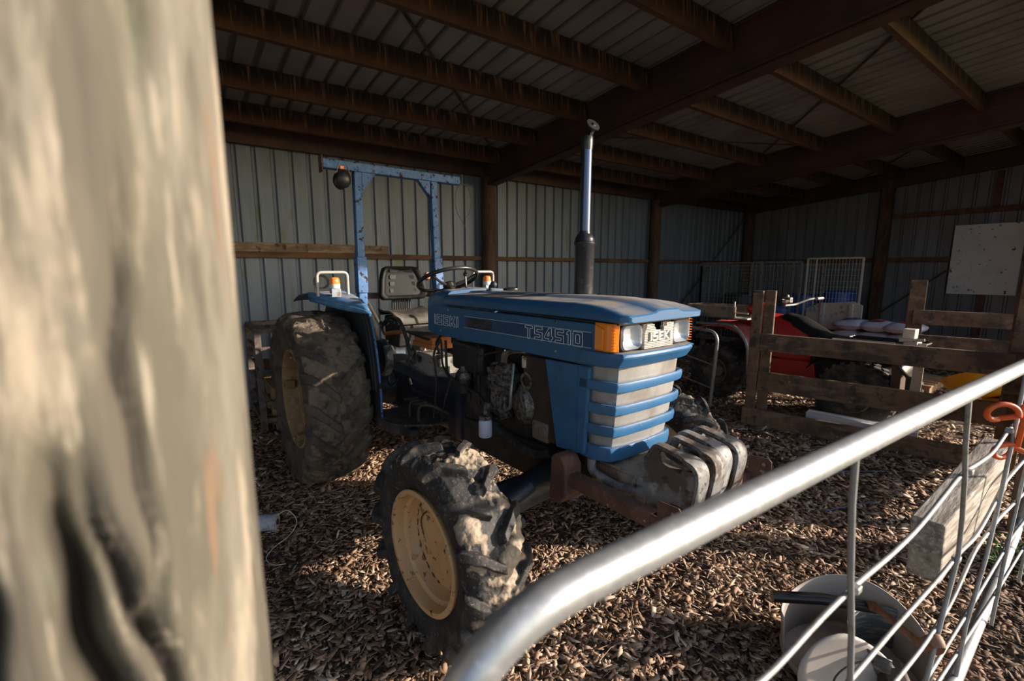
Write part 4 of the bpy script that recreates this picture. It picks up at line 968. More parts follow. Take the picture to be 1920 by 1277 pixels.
b = MB()
for j in range(4):
    for s in (-1, 1):
        z = .055 + j * .058; w_ = .115 - .006 * j
        pts = [(p.x, p.y) for p in rounded([(s * .012, z, 0), (s * (w_ + .012), z, 0), (s * (w_ + .01), z + .042, 0), (s * .012, z + .042, 0)], .012, 3, True)]
        rws = [[seat_pt(y, zz, .026 + .04 * (abs(y) / .2) ** 2) for y, zz in pts], [seat_pt(y + (s * .07 - y) * .12, zz + (z + .021 - zz) * .2, .040 + .04 * (abs(y) / .2) ** 2) for y, zz in pts]]
        b.grid(rws, close_v=True); b.add(rws[1], [tuple(range(len(pts)))])
b.build('back_pads', black_vinyl, bk, smooth=50)
b = MB(); rows = []
for u, w, z in ((-.14, .17, 1.235), (-.145, .19, 1.262), (-.10, .20, 1.270), (.0, .205, 1.258), (.12, .21, 1.264), (.19, .205, 1.252), (.225, .19, 1.225), (.225, .17, 1.185), (.17, .165, 1.172)):
    rows.append([(u, w * q, z + (.022 * abs(q) ** 3 if 0 < rows.__len__() < 7 else 0)) for q in (-1, -.9, -.6, -.3, 0, .3, .6, .9, 1)])
b.grid(rows); st_ = b.build('seat_cushion', seat_worn, T, smooth=60, solid=.012)
b = MB(); b.prism([(-.12, 1.24), (.16, 1.20), (.20, 1.17), (.14, .98), (-.12, .98)], -.15, .15); b.build('seat_suspension', black_rubber, T, bevel=.02)
b = MB()
for k in range(9): b.cyl((-.09, -.08 + k * .02, 1.26), (-.085, -.08 + k * .02, 1.38), .008, 6)
b.build('seat_bellows', black_rubber, T)

# ---- fenders, beacons, grab rails
def fender(s):
    # top shell: rear arc, flat top, front lip dropping; inner edge reaches farther forward
    cols = 10; rows = []
    prof = [(-.44, 1.372), (-.40, 1.388), (-.34, 1.408), (-.22, 1.435), (.0, 1.452), (.18, 1.447), (.34, 1.425), (.43, 1.392), (.462, 1.362)]
    for i in range(cols + 1):
        t = i / cols; y = s * (.79 - .275 * t)
        row = []
        for k, (u, z) in enumerate(prof):
            f = max(0, (u - .0) / .455)
            uu = u - (1 - t) ** 1.1 * .40 * f + t * .09 * f
            zz = z - (.03 * f * t) - (.012 * (1 - t) ** 8) + (.085 * (1 - t) * max(0, f - .3))
            row.append((uu, y, zz))
        rows.append(row)
    b = MB(); b.grid(rows); fe = b.build('fender', blue_fender, T, smooth=40, solid=.006)
    # lip: rolled front edge of the shell
    b = MB(); fr = [V(r[-1]) for r in rows]
    b.grid([[p + V((.004, 0, .004)) for p in fr], [p + V((.014, -s * .004, -.018 - .022 * math.sin(PI * (i + 1) / (cols + 1)))) for i, p in enumerate(fr)]])
    b.build('fender_lip', blue_fender, fe, solid=.006)
    # inner side plate with its rolled front edge
    edge = [(.565, 1.27), (.60, 1.20), (.635, 1.08), (.668, .93), (.685, .78), (.69, .60)]
    poly = [(-.62, 1.10), (-.55, 1.25), (-.42, 1.375), (-.22, 1.435), (.0, 1.450), (.2, 1.44), (.38, 1.40), (.50, 1.335)] + edge + [(.56, .585), (.35, .75), (.0, .86), (-.4, .80)]
    b = MB(); b.prism(poly, s * .512, s * .518); b.build('fender_side', fender_in, fe, smooth=0)
    b = MB()
    for dk in range(2): b.tube([(u - .06 - dk * .055, s * .522, z) for u, z in [(.53, 1.31)] + edge[:-1]], .011, 8)
    b.build('side_ribs', fender_in, fe)
    b = MB(); b.tube([(.38, s * .515, 1.405), (.47, s * .515, 1.36), (.53, s * .515, 1.315)] + [(u, s * .515, z) for u, z in edge], .0085, 8); b.build('fender_edge', blue_worn, fe, smooth=60)
    # beacon on a white bracket
    y = s * .66; u = .27
    b = MB(); b.box((u, y, 1.468), (.05, .064, .036)); b.box((u + .028, y, 1.455), (.006, .066, .06)); bb = b.build('beacon_bracket', M('grey_blue_bracket', (.27, .32, .38), [dict(c=(.16, .10, .07), s=24, lo=.52, hi=.64)], rough=.6), T, bevel=.004)
    b = MB(); b.lathe([(0, 0), (.036, 0), (.037, .012), (.037, .03), (.034, .032)], c=(u, y, 1.487), axis=(0, 0, 1), n=24); b.build('beacon_base', white_plastic, bb, smooth=40)
    b = MB(); b.lathe([(.036, 0), (.0365, .004), (.034, .030), (.030, .042), (.018, .047), (0, .048)], c=(u, y, 1.518), axis=(0, 0, 1), n=24); b.build('beacon_lens', orange_lens, bb, smooth=50)
    b = MB(); b.tube(rounded([(.20, y - .10, 1.43), (.20, y - .10, 1.60), (.20, y + .115, 1.60), (.20, y + .115, 1.43)], .035, 6), .0115, 10); b.build('grab_rail', pipe_grey, T, smooth=60)
    return fe
fender(-1); fender(1)
# ---- roll bar
b = MB(); b.box((-.09, 0, 2.415), (.07, 1.20, .07)); rb = b.build('roll_bar', blue_worn, T, bevel=.006)
for s in (-1, 1):
    b = MB(); b.bar((-.09, s * .335, 2.38), (-.075, s * .345, 1.66), .062, .062, up=(1, 0, 0)); b.build('roll_bar_post', blue_worn, rb, bevel=.006)
    b = MB(); b.bar((-.075, s * .345, 1.72), (-.06, s * .35, 1.43), .082, .085, up=(1, 0, 0)); b.bar((-.06, s * .35, 1.43), (-.05, s * .36, .80), .07, .07, up=(1, 0, 0)); b.build('roll_bar_socket', blue_worn, rb, bevel=.006)
    b = MB(); b.prism([(s * .30, 2.385), (s * .30, 2.25), (s * .19, 2.385)], -.075, -.068, axis='x'); b.prism([(s * .30, 2.385), (s * .30, 2.25), (s * .19, 2.385)], -.115, -.108, axis='x'); b.box((-.09, s * .245, 2.315), (.05, .006, .17), Matrix.Rotation(s * .68, 3, 'X')); b.build('gusset', blue_worn, rb, smooth=0)
b = MB(); b.box((-.09, -.605, 2.41), (.085, .010, .12)); b.build('end_plate', rust, rb, bevel=.002)
b = MB(); b.bar((-.14, -.30, 1.40), (-.14, .30, 1.40), .05, .05); b.build('seat_frame', wpost_m, T)
# ------------------------------------------------------------------ gate in the foreground
def GP(x, z, off=0.0):        # a point on the gate's plane (it stands a few degrees off the shed's front line)
    return V((x, .296 - .041 * (x - .394) + off, z))
gate = thing('mesh_gate', 'galvanised pipe farm gate with sagging wire mesh across the front of the shed', 'gate', (.115, .31, 0))
gl = (.115, .31, 0)
b = MB(); b.tube(rounded([GP(.135, .26), GP(.135, 1.308), GP(1.0, 1.312), GP(2.3, 1.306), GP(3.66, 1.30)], .16, 14), .021, 16); b.build('top_rail', galv, gate, smooth=60, loc=gl); bpy.data.objects['top_rail'].location = (0, 0, 0)
def gpart(name, pts, r, n=8, m=galv_wire):
    b = MB(); b.tube([V(p) - V(gl) for p in pts], r, n); return b.build(name, m, gate, smooth=60)
gpart('bottom_rail', [GP(.118, .27), GP(1.0, .255), GP(1.98, .25, .002), (2.31, .241, .25), (2.77, .251, .25), (3.43, .27, .25), (3.66, .28, .25)], .021, 14, galv)
gpart('end_upright', [(3.66, .165, 1.30), (3.66, .28, .25)], .021, 14, galv)
for pts in ([GP(.945, 1.30), GP(.955, 1.20), GP(.990, 1.04), GP(1.03, .90), GP(1.055, .785), GP(1.05, .5), GP(1.05, .26)], [GP(1.627, 1.29), GP(1.66, 1.16), GP(1.711, 1.046), GP(1.75, .92), GP(1.773, .798), GP(1.70, .62), GP(1.64, .455), GP(1.62, .26)],
            [GP(2.28, 1.30), GP(2.25, 1.05), GP(2.20, .82), GP(2.15, .65), GP(2.02, .45), GP(2.0, .26)], [GP(2.62, 1.30), GP(2.58, .9), GP(2.5, .6), GP(2.45, .25)], [GP(2.95, 1.30), GP(2.93, .8), GP(2.9, .25)], [GP(3.3, 1.30), GP(3.3, .25)], [GP(.45, 1.02), GP(.46, .6), GP(.45, .27)]):
    q = [V(p) for p in pts]; gpart('mesh_stay', q, .0062)
W1 = [(.12, 1.0), (.45, .985), (.726, .962), (.883, .985), (1.038, .996), (1.234, .992), (1.388, 1.0), (1.55, 1.03), (1.713, 1.062), (1.88, 1.05), (2.042, 1.045), (2.214, 1.09), (2.6, 1.10), (3.1, 1.09), (3.66, 1.1)]
W2 = [(.12, .77), (.6, .755), (1.093, .756), (1.343, .766), (1.654, .768), (1.817, .782), (1.997, .770), (2.135, .81), (2.3, .88), (2.7, .9), (3.66, .9)]
W3 = [(.12, .6), (.8, .585), (1.439, .580), (1.592, .579), (1.817, .609), (2.015, .72), (2.3, .74), (2.8, .72), (3.66, .72)]
W4 = [(.12, .44), (1.0, .43), (1.7, .43), (2.1, .48), (2.6, .56), (3.66, .56)]
W5 = [(.12, .35), (1.5, .33), (2.4, .36), (3.0, .41), (3.66, .41)]
for wv in (W1, W2, W3, W4, W5):
    q = [GP(x, z, .008) for x, z in wv]; q2 = []
    for a, c in zip(q[:-1], q[1:]): q2 += [a]
    q2.append(q[-1]); gpart('mesh_wire', rounded(q2, .06, 3), .0058)
for x, z in ((1.03, .996), (1.76, 1.056), (1.05, .757), (1.78, .78), (2.2, 1.09)):
    p = GP(x, z, .004) - V(gl); b = MB(); b.box(p, (.022, .02, .014)); b.build('wire_clip', galv_wire, gate, bevel=.002)
# timber plank caught behind the mesh
def plank_on_gate():
    b = MB(); a, c = V((1.79, .315, .765)), V((2.55, .285, .865))
    b.bar(a, c, .082, .205); o = b.build('timber_block', grey_wood, smooth=0, bevel=.006, loc=(1.79, .315, .66))
    tag(o, 'thick grey weathered timber wedged behind the wire of the galvanised gate', 'timber')
plank_on_gate()
# orange cord loops
orange_m = M('orange_plastic_cord', (.72, .11, .018), [dict(c=(.5, .08, .02), s=20, lo=.5, hi=.7)], rough=.4)
b = MB(); pts = []
rv = V((.813, -.582, 0)); zv = V((0, 0, 1))
C1, C2 = GP(2.10, 1.165), GP(2.24, 1.005)
ring = lambda c, rx, rz, a0, a1, n=18: [c + rv * (rx * math.cos(math.radians(a0 + (a1 - a0) * k / n))) + zv * (rz * math.sin(math.radians(a0 + (a1 - a0) * k / n))) + V((.02, .03, 0)) * (k / n) for k in range(n + 1)]
L0 = ring(C1, .040, .029, -20, 300) + ring(C1 + rv * .07 + zv * -.03, .03, .05, 150, 10, 8) + ring(C2, .042, .028, 60, 380) + [C2 + rv * .09 + zv * -.015]
b.tube(L0, .0085, 10); tag(b.build('orange_cord', orange_m, smooth=60, loc=C2), 'orange plastic cord looped around the gate wires', 'cord')
# ------------------------------------------------------------------ cut cream drum at the foot of the gate
cream = M('cream_plastic_drum', (.42, .37, .325), [dict(c=(.31, .265, .225), s=4, lo=.45, hi=.7, a=.7), dict(c=(.10, .07, .05), s=24, lo=.68, hi=.73), dict(c=(.5, .47, .44), s=6, lo=.55, hi=.7, a=.5)], rough=.5, bump=(.05, 40))
dc = V((2.06, .535, 0))
dr = thing('cut_drum', 'cream plastic drum cut open and dirty inside, lying behind the gate', 'drum', dc)
b = MB(); rows = []
for z, r_ in ((.02, .245), (.12, .255), (.20, .262), (.235, .266)):
    rows.append([(r_ * math.cos(a) * 1.0, r_ * math.sin(a) * .92, z + .04 * math.sin(a * 2 + 1)) for a in [math.radians(-75 + 205 * k / 32) for k in range(33)]])
b.grid(rows); b.build('drum_wall', cream, dr, smooth=60, solid=.006)
b = MB(); rows = []
for k in range(13):     # front flap: a rounded petal leaning out
    t = k / 12; w_ = .19 * math.sin(PI * min(1, .12 + t * .8)) ** .6
    c = V((-.20, -.10, .02)).lerp(V((-.16, -.01, .27)), t); bow = .05 * math.sin(PI * t)
    rows.append([c + V((.60, -.45, 0)).normalized() * (w_ * q) + V((-.5, -.5, 0)) * (-.4 * bow * (1 - q * q)) + V((0, 0, -.03 * q * q)) for q in (-1, -.8, -.5, -.2, .1, .4, .7, .9, 1)])
b.grid(rows); b.build('drum_flap', cream, dr, smooth=60, solid=.006)
b = MB(); rows = []
for z, r_ in ((.05, .16), (.16, .165), (.22, .17)):
    rows.append([(.07 + r_ * math.cos(a), -.10 + r_ * math.sin(a) * .8, z) for a in [math.radians(10 + 190 * k / 20) for k in range(21)]])
b.grid(rows); b.build('drum_liner', M('dark_grey_band', (.09, .085, .075), [dict(c=(.2, .19, .17), s=14, st=(1, 1, 6), lo=.5, hi=.62)], rough=.5), dr, smooth=60, solid=.006)
b = MB(); b.lathe([(0, .0), (.24, 0), (.245, .02), (.24, .03)], c=(0, 0, .03), axis=(0, 0, 1), n=32); b.build('drum_base', cream, dr, smooth=40)
b = MB(); b.box((-.06, -.15, .11), (.16, .10, .10), Matrix.Rotation(.5, 3, 'Z')); b.build('inner_block', M('dark_brown_inner_block', (.05, .035, .03), rough=.6), dr, bevel=.02)
b = MB(); b.tube([(-.14 + .115 * math.cos(a) * .9, -.075 - .05 * math.cos(a),   .12 + .07 * math.sin(a)) for a in [math.radians(10 + 170 * k / 16) for k in range(17)]], .0035, 6); b.build('wire_handle', black_plastic, dr)
b = MB(); b.tube([V((1.885, .772, .275)), V((2.02, .64, .285)), V((2.16, .50, .272))], .023, 14); o = b.build('black_pipe', M('black_glossy_pipe', (.012, .011, .011), [dict(c=(.05, .035, .03), s=9, st=(1, 1, 5), lo=.55, hi=.7)], rough=.3), smooth=60, loc=(2.02, .64, .25)); tag(o, 'short black plastic pipe lying across the cream cut drum', 'pipe')
b = MB(); pts = rounded([V((2.13, .52, .285)), V((2.10, .475, .31)), V((2.02, .42, .345)), V((1.93, .37, .385)), V((1.86, .33, .42)), V((1.78, .29, .46)), V((1.70, .235, .53)), V((1.66, .225, .585)), V((1.64, .25, .575)), V((1.67, .27, .53))], .03, 5)
b.tube(pts, .017, 8, flat=.22); tag(b.build('leather_strap', M('brown_leather_strap', (.26, .125, .075), [dict(c=(.12, .05, .03), s=12, lo=.5, hi=.65)], rough=.6), smooth=60, loc=(2.1, .5, .3)), 'brown leather strap tying the black pipe to the gate wire', 'strap')
# weed by the bottom rail
wd_ = thing('green_weed', 'small green weed growing beside the bottom rail of the gate', 'weed', (3.45, .30, 0))
leaf_m = M('fresh_green_leaf', (.10, .20, .035), [dict(c=(.05, .12, .02), s=30, lo=.45, hi=.6)], rough=.6)
b = MB(); rw = np.random.default_rng(12)
for k in range(46):
    a = rw.uniform(0, 2 * PI); h_ = rw.uniform(.03, .22); q = rw.uniform(.0, .11); c = V((q * math.cos(a), q * math.sin(a), h_)); d = V((math.cos(a), math.sin(a), .3)) * rw.uniform(.02, .04); n_ = V((-math.sin(a), math.cos(a), 0)) * rw.uniform(.008, .016)
    b.add([c, c + d * .5 + n_, c + d, c + d * .5 - n_, c + d * .5 + V((0, 0, .006))], [(0, 1, 4), (1, 2, 4), (2, 3, 4), (3, 0, 4)])
b.build('leaves', leaf_m, wd_, smooth=60, recalc=False)
b = MB()
for k in range(9): a = k * .7; b.tube([(0, 0, 0), (.03 * math.cos(a), .03 * math.sin(a), .1), (.08 * math.cos(a), .08 * math.sin(a), .18)], .002, 5)
b.build('stems', leaf_m, wd_)
# ------------------------------------------------------------------ sheep pen panels
FD = V((.233, -.9725, 0)); FN = V((-.9725, -.233, 0))      # along the panel, and towards the tractor
def pen(p0, label, group, posts, boards):
    p0 = V(p0); t = thing('pen_panel', label, 'fence', p0, 0, group)
    def box(name, s0, s1, z0, z1, off, th):
        b = MB(); P = [FD * s + FN * (off + k * th) + V((0, 0, z)) for s in (s0, s1) for k in (0, 1) for z in (z0, z1)]
        b.add(P, [(0, 1, 3, 2), (4, 6, 7, 5), (0, 4, 5, 1), (2, 3, 7, 6), (0, 2, 6, 4), (1, 5, 7, 3)])
        return b.build(name, fence_wood, t, smooth=0, bevel=.004, seg=1)
    for a in posts: box('post', *a)
    for a in boards: box('board', *a)
    return t
pen((4.84, 2.285, 0), 'dirty three board timber pen panel standing between the tractor and the red quad bike', 'timber pen panels',
    [(-.132, -.036, -.01, 1.405, .0, .045), (-.030, .066, -.01, 1.408, -.05, .045), (1.73, 1.86, -.02, 1.72, -.13, .12)],
    [(-.034, 1.76, .79, .968, .0, .04), (-.030, 1.76, .375, .573, .0, .04), (-.146, 1.56, -.01, .178, .046, .035)])
pen((7.02, 1.62, 0), 'timber pen panel farther back with a tall dark post, in front of the white board', 'timber pen panels',
    [(-.075, .075, -.01, 1.495, -.05, .05), (.80, .92, -.01, 1.5, -.1, .1)],
    [(-.02, .84, .985, 1.15, .0, .04), (-.02, .84, .72, .862, .0, .04)])
shade_panel = thing('pen_panel', 'close boarded timber panel added unseen at the front to shade the middle bay', 'fence', (4.05, .29, 0), 0, 'timber pen panels')  # added unseen panel, boarded close to shade the chips beside the tractor
for s0, s1 in ((0, .1), (1.1, 1.2), (2.2, 2.3)):
    b = MB(); b.box(((s0 + s1) / 2, .045, .64), (.10, .05, 1.28)); b.build('post', fence_wood, shade_panel, smooth=0, bevel=.004, seg=1)
for k in range(5):
    b = MB(); b.box((1.15, 0, .40 + k * .175), (2.3, .035, .165)); b.build('board', fence_wood, shade_panel, smooth=0, bevel=.004, seg=1)

# ------------------------------------------------------------------ quad bike
red = M('red_plastic_bodywork', (.40, .010, .012), [dict(c=(.28, .02, .02), s=5, lo=.45, hi=.7, a=.5), dict(c=(.35, .22, .16), s=14, lo=.5, hi=.75, up=True, a=.5)], rough=.35, coat=.2)
red_faded = M('faded_red_mudguard', (.42, .075, .07), [dict(c=(.50, .20, .17), s=6, lo=.45, hi=.7, a=.6)], rough=.55)
atv_tyre = M('dusty_quad_tyre', (.028, .026, .025), [dict(c=(.09, .075, .06), s=9, lo=.45, hi=.65), dict(c=(.25, .22, .18), s=40, lo=.62, hi=.7, a=.6)], rough=.85, bump=(.4, 40))
atv_rim = M('muddy_quad_rim', (.16, .14, .115), [dict(c=(.06, .045, .035), s=8, lo=.45, hi=.6)], rough=.7)
steel_tube = M('grey_tube_paint', (.33, .32, .31), [dict(c=(.18, .15, .12), s=16, lo=.55, hi=.68)], rough=.42, metal=.5)
beige_steel = M('beige_painted_steel', (.50, .44, .38), [dict(c=(.30, .22, .16), s=12, lo=.55, hi=.68), dict(c=(.08, .06, .05), s=26, lo=.64, hi=.70)], rough=.6)
Q = thing('quad_bike', 'red farm quad bike with muddy tyres parked behind the timber pen panel', 'quad bike', (5.87, 2.40, 0), PI / 2)
# local: +x towards the back wall (its front), +y towards the tractor
def qwheel(x, y, R, w, rr):
    b = MB(); s = 1 if y > 0 else -1
    b.lathe([(rr, -w * .42), (rr + .02, -w * .5), (R - .07, -w * .54), (R - .022, -w * .46), (R - .012, -w * .2), (R - .010, 0), (R - .012, w * .2), (R - .022, w * .46), (R - .07, w * .54), (rr + .02, w * .5), (rr, w * .42)], c=(x, y, R - .01), axis=(0, 1, 0), n=48)
    for k in range(26):
        a = 2 * PI * k / 26; M3 = Matrix.Rotation(-a, 3, 'Y')
        for q in (-1, 1):
            b.box(V((x, y + q * w * .30, R - .01)) + M3 @ V((R - .012, 0, 0)), (.026, w * .34, .036), M3 @ Matrix.Rotation(q * .35, 3, 'X'))
    t = b.build('wheel_tyre', atv_tyre, Q, smooth=40)
    b = MB(); b.lathe([(rr + .002, .42 * w), (rr - .01, .44 * w), (rr - .02, .3 * w), (rr - .035, .16 * w), (.10, .12 * w), (.09, .2 * w), (.05, .24 * w), (0, .24 * w)], c=(x, y, R - .01), axis=(0, s, 0), n=36); b.build('wheel_rim', atv_rim, t, smooth=40)
    b = MB()
    for k in range(4): b.cyl((x + .07 * math.cos(k * PI / 2), y + s * w * .2, R - .01 + .07 * math.sin(k * PI / 2)), (x + .07 * math.cos(k * PI / 2), y + s * w * .25, R - .01 + .07 * math.sin(k * PI / 2)), .009, 6)
    b.build('wheel_nuts', steel, t)
for x in (.755, -.74):
    for y in (.34, -.34): qwheel(x, y, .355, .24, .165)
b = MB(); b.prism([(-.95, .42), (-.9, .62), (-.3, .66), (.1, .60), (.6, .62), (.95, .55), (.95, .40), (.3, .28), (-.5, .28)], -.14, .14); b.build('engine_frame', grime, Q, bevel=.02)
def qguard(x0, name, m, prof, y0, y1):
    for s in (-1, 1):
        b = MB(); b.grid([[(x0 + u, s * (y0 + (y1 - y0) * t), z - .05 * t * t) for u, z in prof] for t in [k / 5 for k in range(6)]]); b.build(name, m, Q, smooth=50, solid=.008)
qguard(.755, 'front_mudguard', red_faded, [(-.47, .62), (-.40, .80), (-.28, .92), (-.1, .975), (.12, .965), (.30, .90), (.40, .80)], .12, .47)
qguard(-.74, 'rear_mudguard', black_plastic, [(-.42, .66), (-.34, .77), (-.2, .82), (.0, .835), (.24, .82), (.36, .76), (.43, .62)], .12, .47)
b = MB(); rows = []
for x, w, z0, z1 in ((.62, .12, .80, .98), (.45, .18, .66, 1.10), (.22, .19, .60, 1.09), (.0, .18, .58, 1.02), (-.14, .17, .58, .94), (-.22, .16, .60, .86)):
    rows.append([(x, y * w, z) for y, z in ((-1, z0), (-1.05, z0 * .4 + z1 * .6), (-.8, z1 - .02), (0, z1), (.8, z1 - .02), (1.05, z0 * .4 + z1 * .6), (1, z0))])
b.grid(rows); b.add(rows[0], [tuple(range(7))]); b.add(rows[-1], [tuple(range(7))]); b.build('bodywork', red, Q, smooth=45)
for s in (-1, 1):
    b = MB(); b.prism([(.34, .58), (.36, .30), (.0, .28), (-.35, .34), (-.28, .60)], s * .20, s * .235); b.build('leg_guard', red, Q, bevel=.012)
b = MB(); rows = []
for x, w, z in ((.16, .10, 1.085), (.10, .13, 1.105), (-.04, .15, 1.08), (-.18, .155, 1.0), (-.34, .16, .905), (-.6, .165, .875), (-.9, .16, .875), (-1.0, .12, .87)):
    rows.append([(x, y * w, z - dz) for y, dz in ((-1.05, .12), (-1.0, .05), (-.8, .012), (-.4, 0), (0, -.006), (.4, 0), (.8, .012), (1.0, .05), (1.05, .12))])
b.grid(rows); b.add(rows[0], [tuple(range(9))]); b.add(rows[-1], [tuple(range(9))]); b.build('seat', black_vinyl, Q, smooth=60)
b = MB(); b.tube(rounded([(-.02, .46, 1.27), (.02, .30, 1.27), (.12, .14, 1.20), (.12, -.14, 1.20), (.02, -.30, 1.27), (-.02, -.46, 1.27)], .06), .013, 10)
for s in (-1, 1): b.tube([(-.02, s * .38, 1.27), (-.035, s * .50, 1.272)], .019, 12)
hb = b.build('handlebar', steel_tube, Q)
b = MB(); b.box((.03, .24, 1.275), (.06, .07, .06)); b.tube([(.05, .30, 1.28), (.02, .44, 1.29)], .006, 6); b.sphere((.07, .2, 1.31), .03, 8); b.build('control_cluster', alu, hb, bevel=.006)
b = MB(); b.sphere((.42, .10, 1.14), .12, 16, (1.2, .9, .75)); b.build('headlight_cowl', red, Q, smooth=60)
b = MB()
for y in (-.3, -.15, 0, .15, .3): b.tube([(.52, y, 1.02), (1.05, y, 1.02)], .010, 8)
b.tube(rounded([(.52, -.32, 1.02), (1.05, -.34, 1.02), (1.05, .34, 1.02), (.52, .32, 1.02)], .05, 5, True), .012, 8, closed=True); b.build('front_rack', steel_tube, Q)
b = MB()
for y in (-.3, -.15, 0, .15, .3): b.tube([(-.45, y, .868), (-1.1, y, .868)], .010, 8)
b.tube(rounded([(-.45, -.36, .868), (-1.12, -.38, .868), (-1.12, .38, .868), (-.45, .36, .868)], .05, 5, True), .014, 8, closed=True); b.build('rear_rack', black_plastic, Q)
for s in (-1, 1):
    b = MB(); b.tube(rounded([(1.06, s * .40, .93), (.52, s * .46, .955), (.34, s * .47, .76), (.31, s * .46, .30)], .12, 8), .021, 12); b.build('side_guard_tube', steel_tube, Q, smooth=60)
b = MB(); b.tube(rounded([(-.50, .40, .895), (-.80, .41, .90), (-1.02, .41, .915)], .02), .022, 10); b.box((-1.14, .37, .95), (.10, .16, .05)); b.box((-1.10, .30, 1.02), (.09, .12, .09)); b.tube([(-1.06, .46, .965), (-1.24, .44, .985)], .015, 10)
for q in (-1.09, -1.21): b.prism([(q - .02, .90), (q + .03, .90), (q + .05, .80), (q - .01, .78)], .42, .44)
b.build('rear_latch', beige_steel, Q, bevel=.004)
for s in (1,):
    b = MB(); b.prism([(-1.18, .95), (-1.25, .95), (-1.25, .45), (-1.17, .44)], s * .40, s * .408); b.build('rear_plate', beige_steel, Q, smooth=0)
b = MB(); b.prism([(-1.02, .84), (-1.10, .84), (-1.11, .30), (-1.04, .28)], .28, .44, ); b.build('mud_flap', M('dusty_mud_flap', (.09, .06, .045), rough=.9), Q, bevel=.006)
# tray on the quad's front rack
b = MB(); tx, ty = 5.42, 3.36
for (c, s) in (((5.60, 3.26, 1.045), (.36, .66, .02)), ((5.43, 3.26, 1.105), (.018, .66, .14)), ((5.77, 3.26, 1.105), (.018, .66, .14)), ((5.60, 3.58, 1.105), (.36, .018, .14))): b.box(c, s)
tr = thing('wooden_tray', 'old plywood tray sitting on the front rack of the red quad bike', 'tray', (5.6, 3.26, 1.035)); o = b.build('tray_boards', M('old_plywood', (.27, .205, .155), [dict(c=(.15, .11, .08), s=6, lo=.42, hi=.62), dict(c=(.36, .3, .25), s=20, lo=.6, hi=.7)], rough=.8), tr, smooth=0, bevel=.003, loc=(5.6, 3.26, 1.035)); o.location = (0, 0, 0)
b = MB(); b.box((5.425, 2.86, 1.10), (.012, .17, .012)); b.box((5.425, 2.945, 1.165), (.012, .012, .14)); b.box((5.60, 2.86, 1.035), (.36, .17, .014)); b.prism([(2.78, 1.04), (2.85, 1.04), (2.81, 1.13)], 5.62, 5.63, axis='x'); o = b.build('tray_bracket', M('cream_bracket_paint', (.58, .52, .43), rough=.6), tr, smooth=0, loc=(5.6, 3.26, 1.035)); o.location = (0, 0, 0)
# grey pipe hurdle between tractor and quad
hl = (5.0, 2.93, 0); h = thing('pipe_hurdle', 'bent grey pipe hoop with two thin rungs standing beside the tractor grille', 'hurdle', hl)
b = MB(); b.tube(rounded([(.0, .0, -.005), (.02, -.02, .55), (.02, -.03, .90), (.03, .50, .93), (.03, .56, .02)], .13, 8), .020, 12); b.build('hoop', steel_tube, h, smooth=60)
for z0, z1 in ((.50, .60), (.22, .31)):
    b = MB(); b.tube([(.02, -.015, z0), (.035, .53, z1)], .008, 8); b.build('rung', steel_tube, h, smooth=60)
# white gutter on the chips
b = MB(); g = [(-.075, .135), (-.048, .132), (-.042, .012), (.042, .012), (.048, .132), (.075, .135), (.075, .128), (.056, .125), (.050, 0), (-.050, 0), (-.056, .125), (-.075, .128)]
P0, P1 = V((5.195, 1.96, .03)), V((5.345, 1.10, .03)); dv = (P1 - P0).normalized(); sv = V((-dv.y, dv.x, 0))
b.grid([[P0 + sv * a + V((0, 0, z)) for a, z in g], [P1 + sv * a + V((0, 0, z)) for a, z in g]], close_v=True)
b.add([P1 + sv * a + V((0, 0, z)) for a, z in g[1:5]], [(0, 1, 2, 3)]); b.add([P0 + sv * a + V((0, 0, z)) for a, z in g[1:5]], [(0, 1, 2, 3)])
tag(b.build('feed_trough', M('white_painted_trough', (.82, .82, .84), [dict(c=(.62, .6, .57), s=12, lo=.5, hi=.7, a=.6)], rough=.5), smooth=0, loc=P0), 'long white feed trough on the chips behind the lowest pen board', 'trough')
# yellow plastic tub
yel = M('yellow_plastic', (.80, .40, .012), [dict(c=(.6, .28, .02), s=5, lo=.5, hi=.7, a=.6)], rough=.4)
yt = thing('yellow_feeder', 'yellow plastic hay feeder lying tilted on the chips at the right', 'feeder', (7.35, .90, 0), math.radians(-20))
b = MB(); rows = []
tm = Matrix.Rotation(math.radians(-24), 3, 'X') @ Matrix.Rotation(math.radians(10), 3, 'Y')
for r_, z in ((.10, .03), (.28, .05), (.38, .16), (.43, .25), (.45, .255), (.445, .23), (.40, .14), (.30, .02), (.1, .0)):
    rows.append([tm @ V((r_ * math.cos(a) * .8, r_ * math.sin(a), z)) + V((0, 0, .19)) for a in [2 * PI * k / 32 for k in range(32)]])
b.grid(rows, close_v=True); b.add(rows[0], [tuple(range(32))]); b.build('feeder_bowl', yel, yt, smooth=50)
b = MB()
for k in range(5): b.tube([tm @ V((.26 * math.cos(a) * .8, .26 * math.sin(a), .06)) + V((0, 0, .19)) if j else tm @ V((.44 * math.cos(a) * .8, .44 * math.sin(a), .25)) + V((0, 0, .19)) for j, a in enumerate((k * 1.25, k * 1.25 + .1))], .012, 8)
b.build('feeder_ribs', yel, yt)
b = MB(); b.lathe([(0, 0), (.2, 0), (.2, .02), (.16, .05), (.15, .17), (0, .17)], axis=(0, 0, 1), n=24, c=(0, -.05, 0)); b.build('feeder_foot', yel, yt, smooth=40)
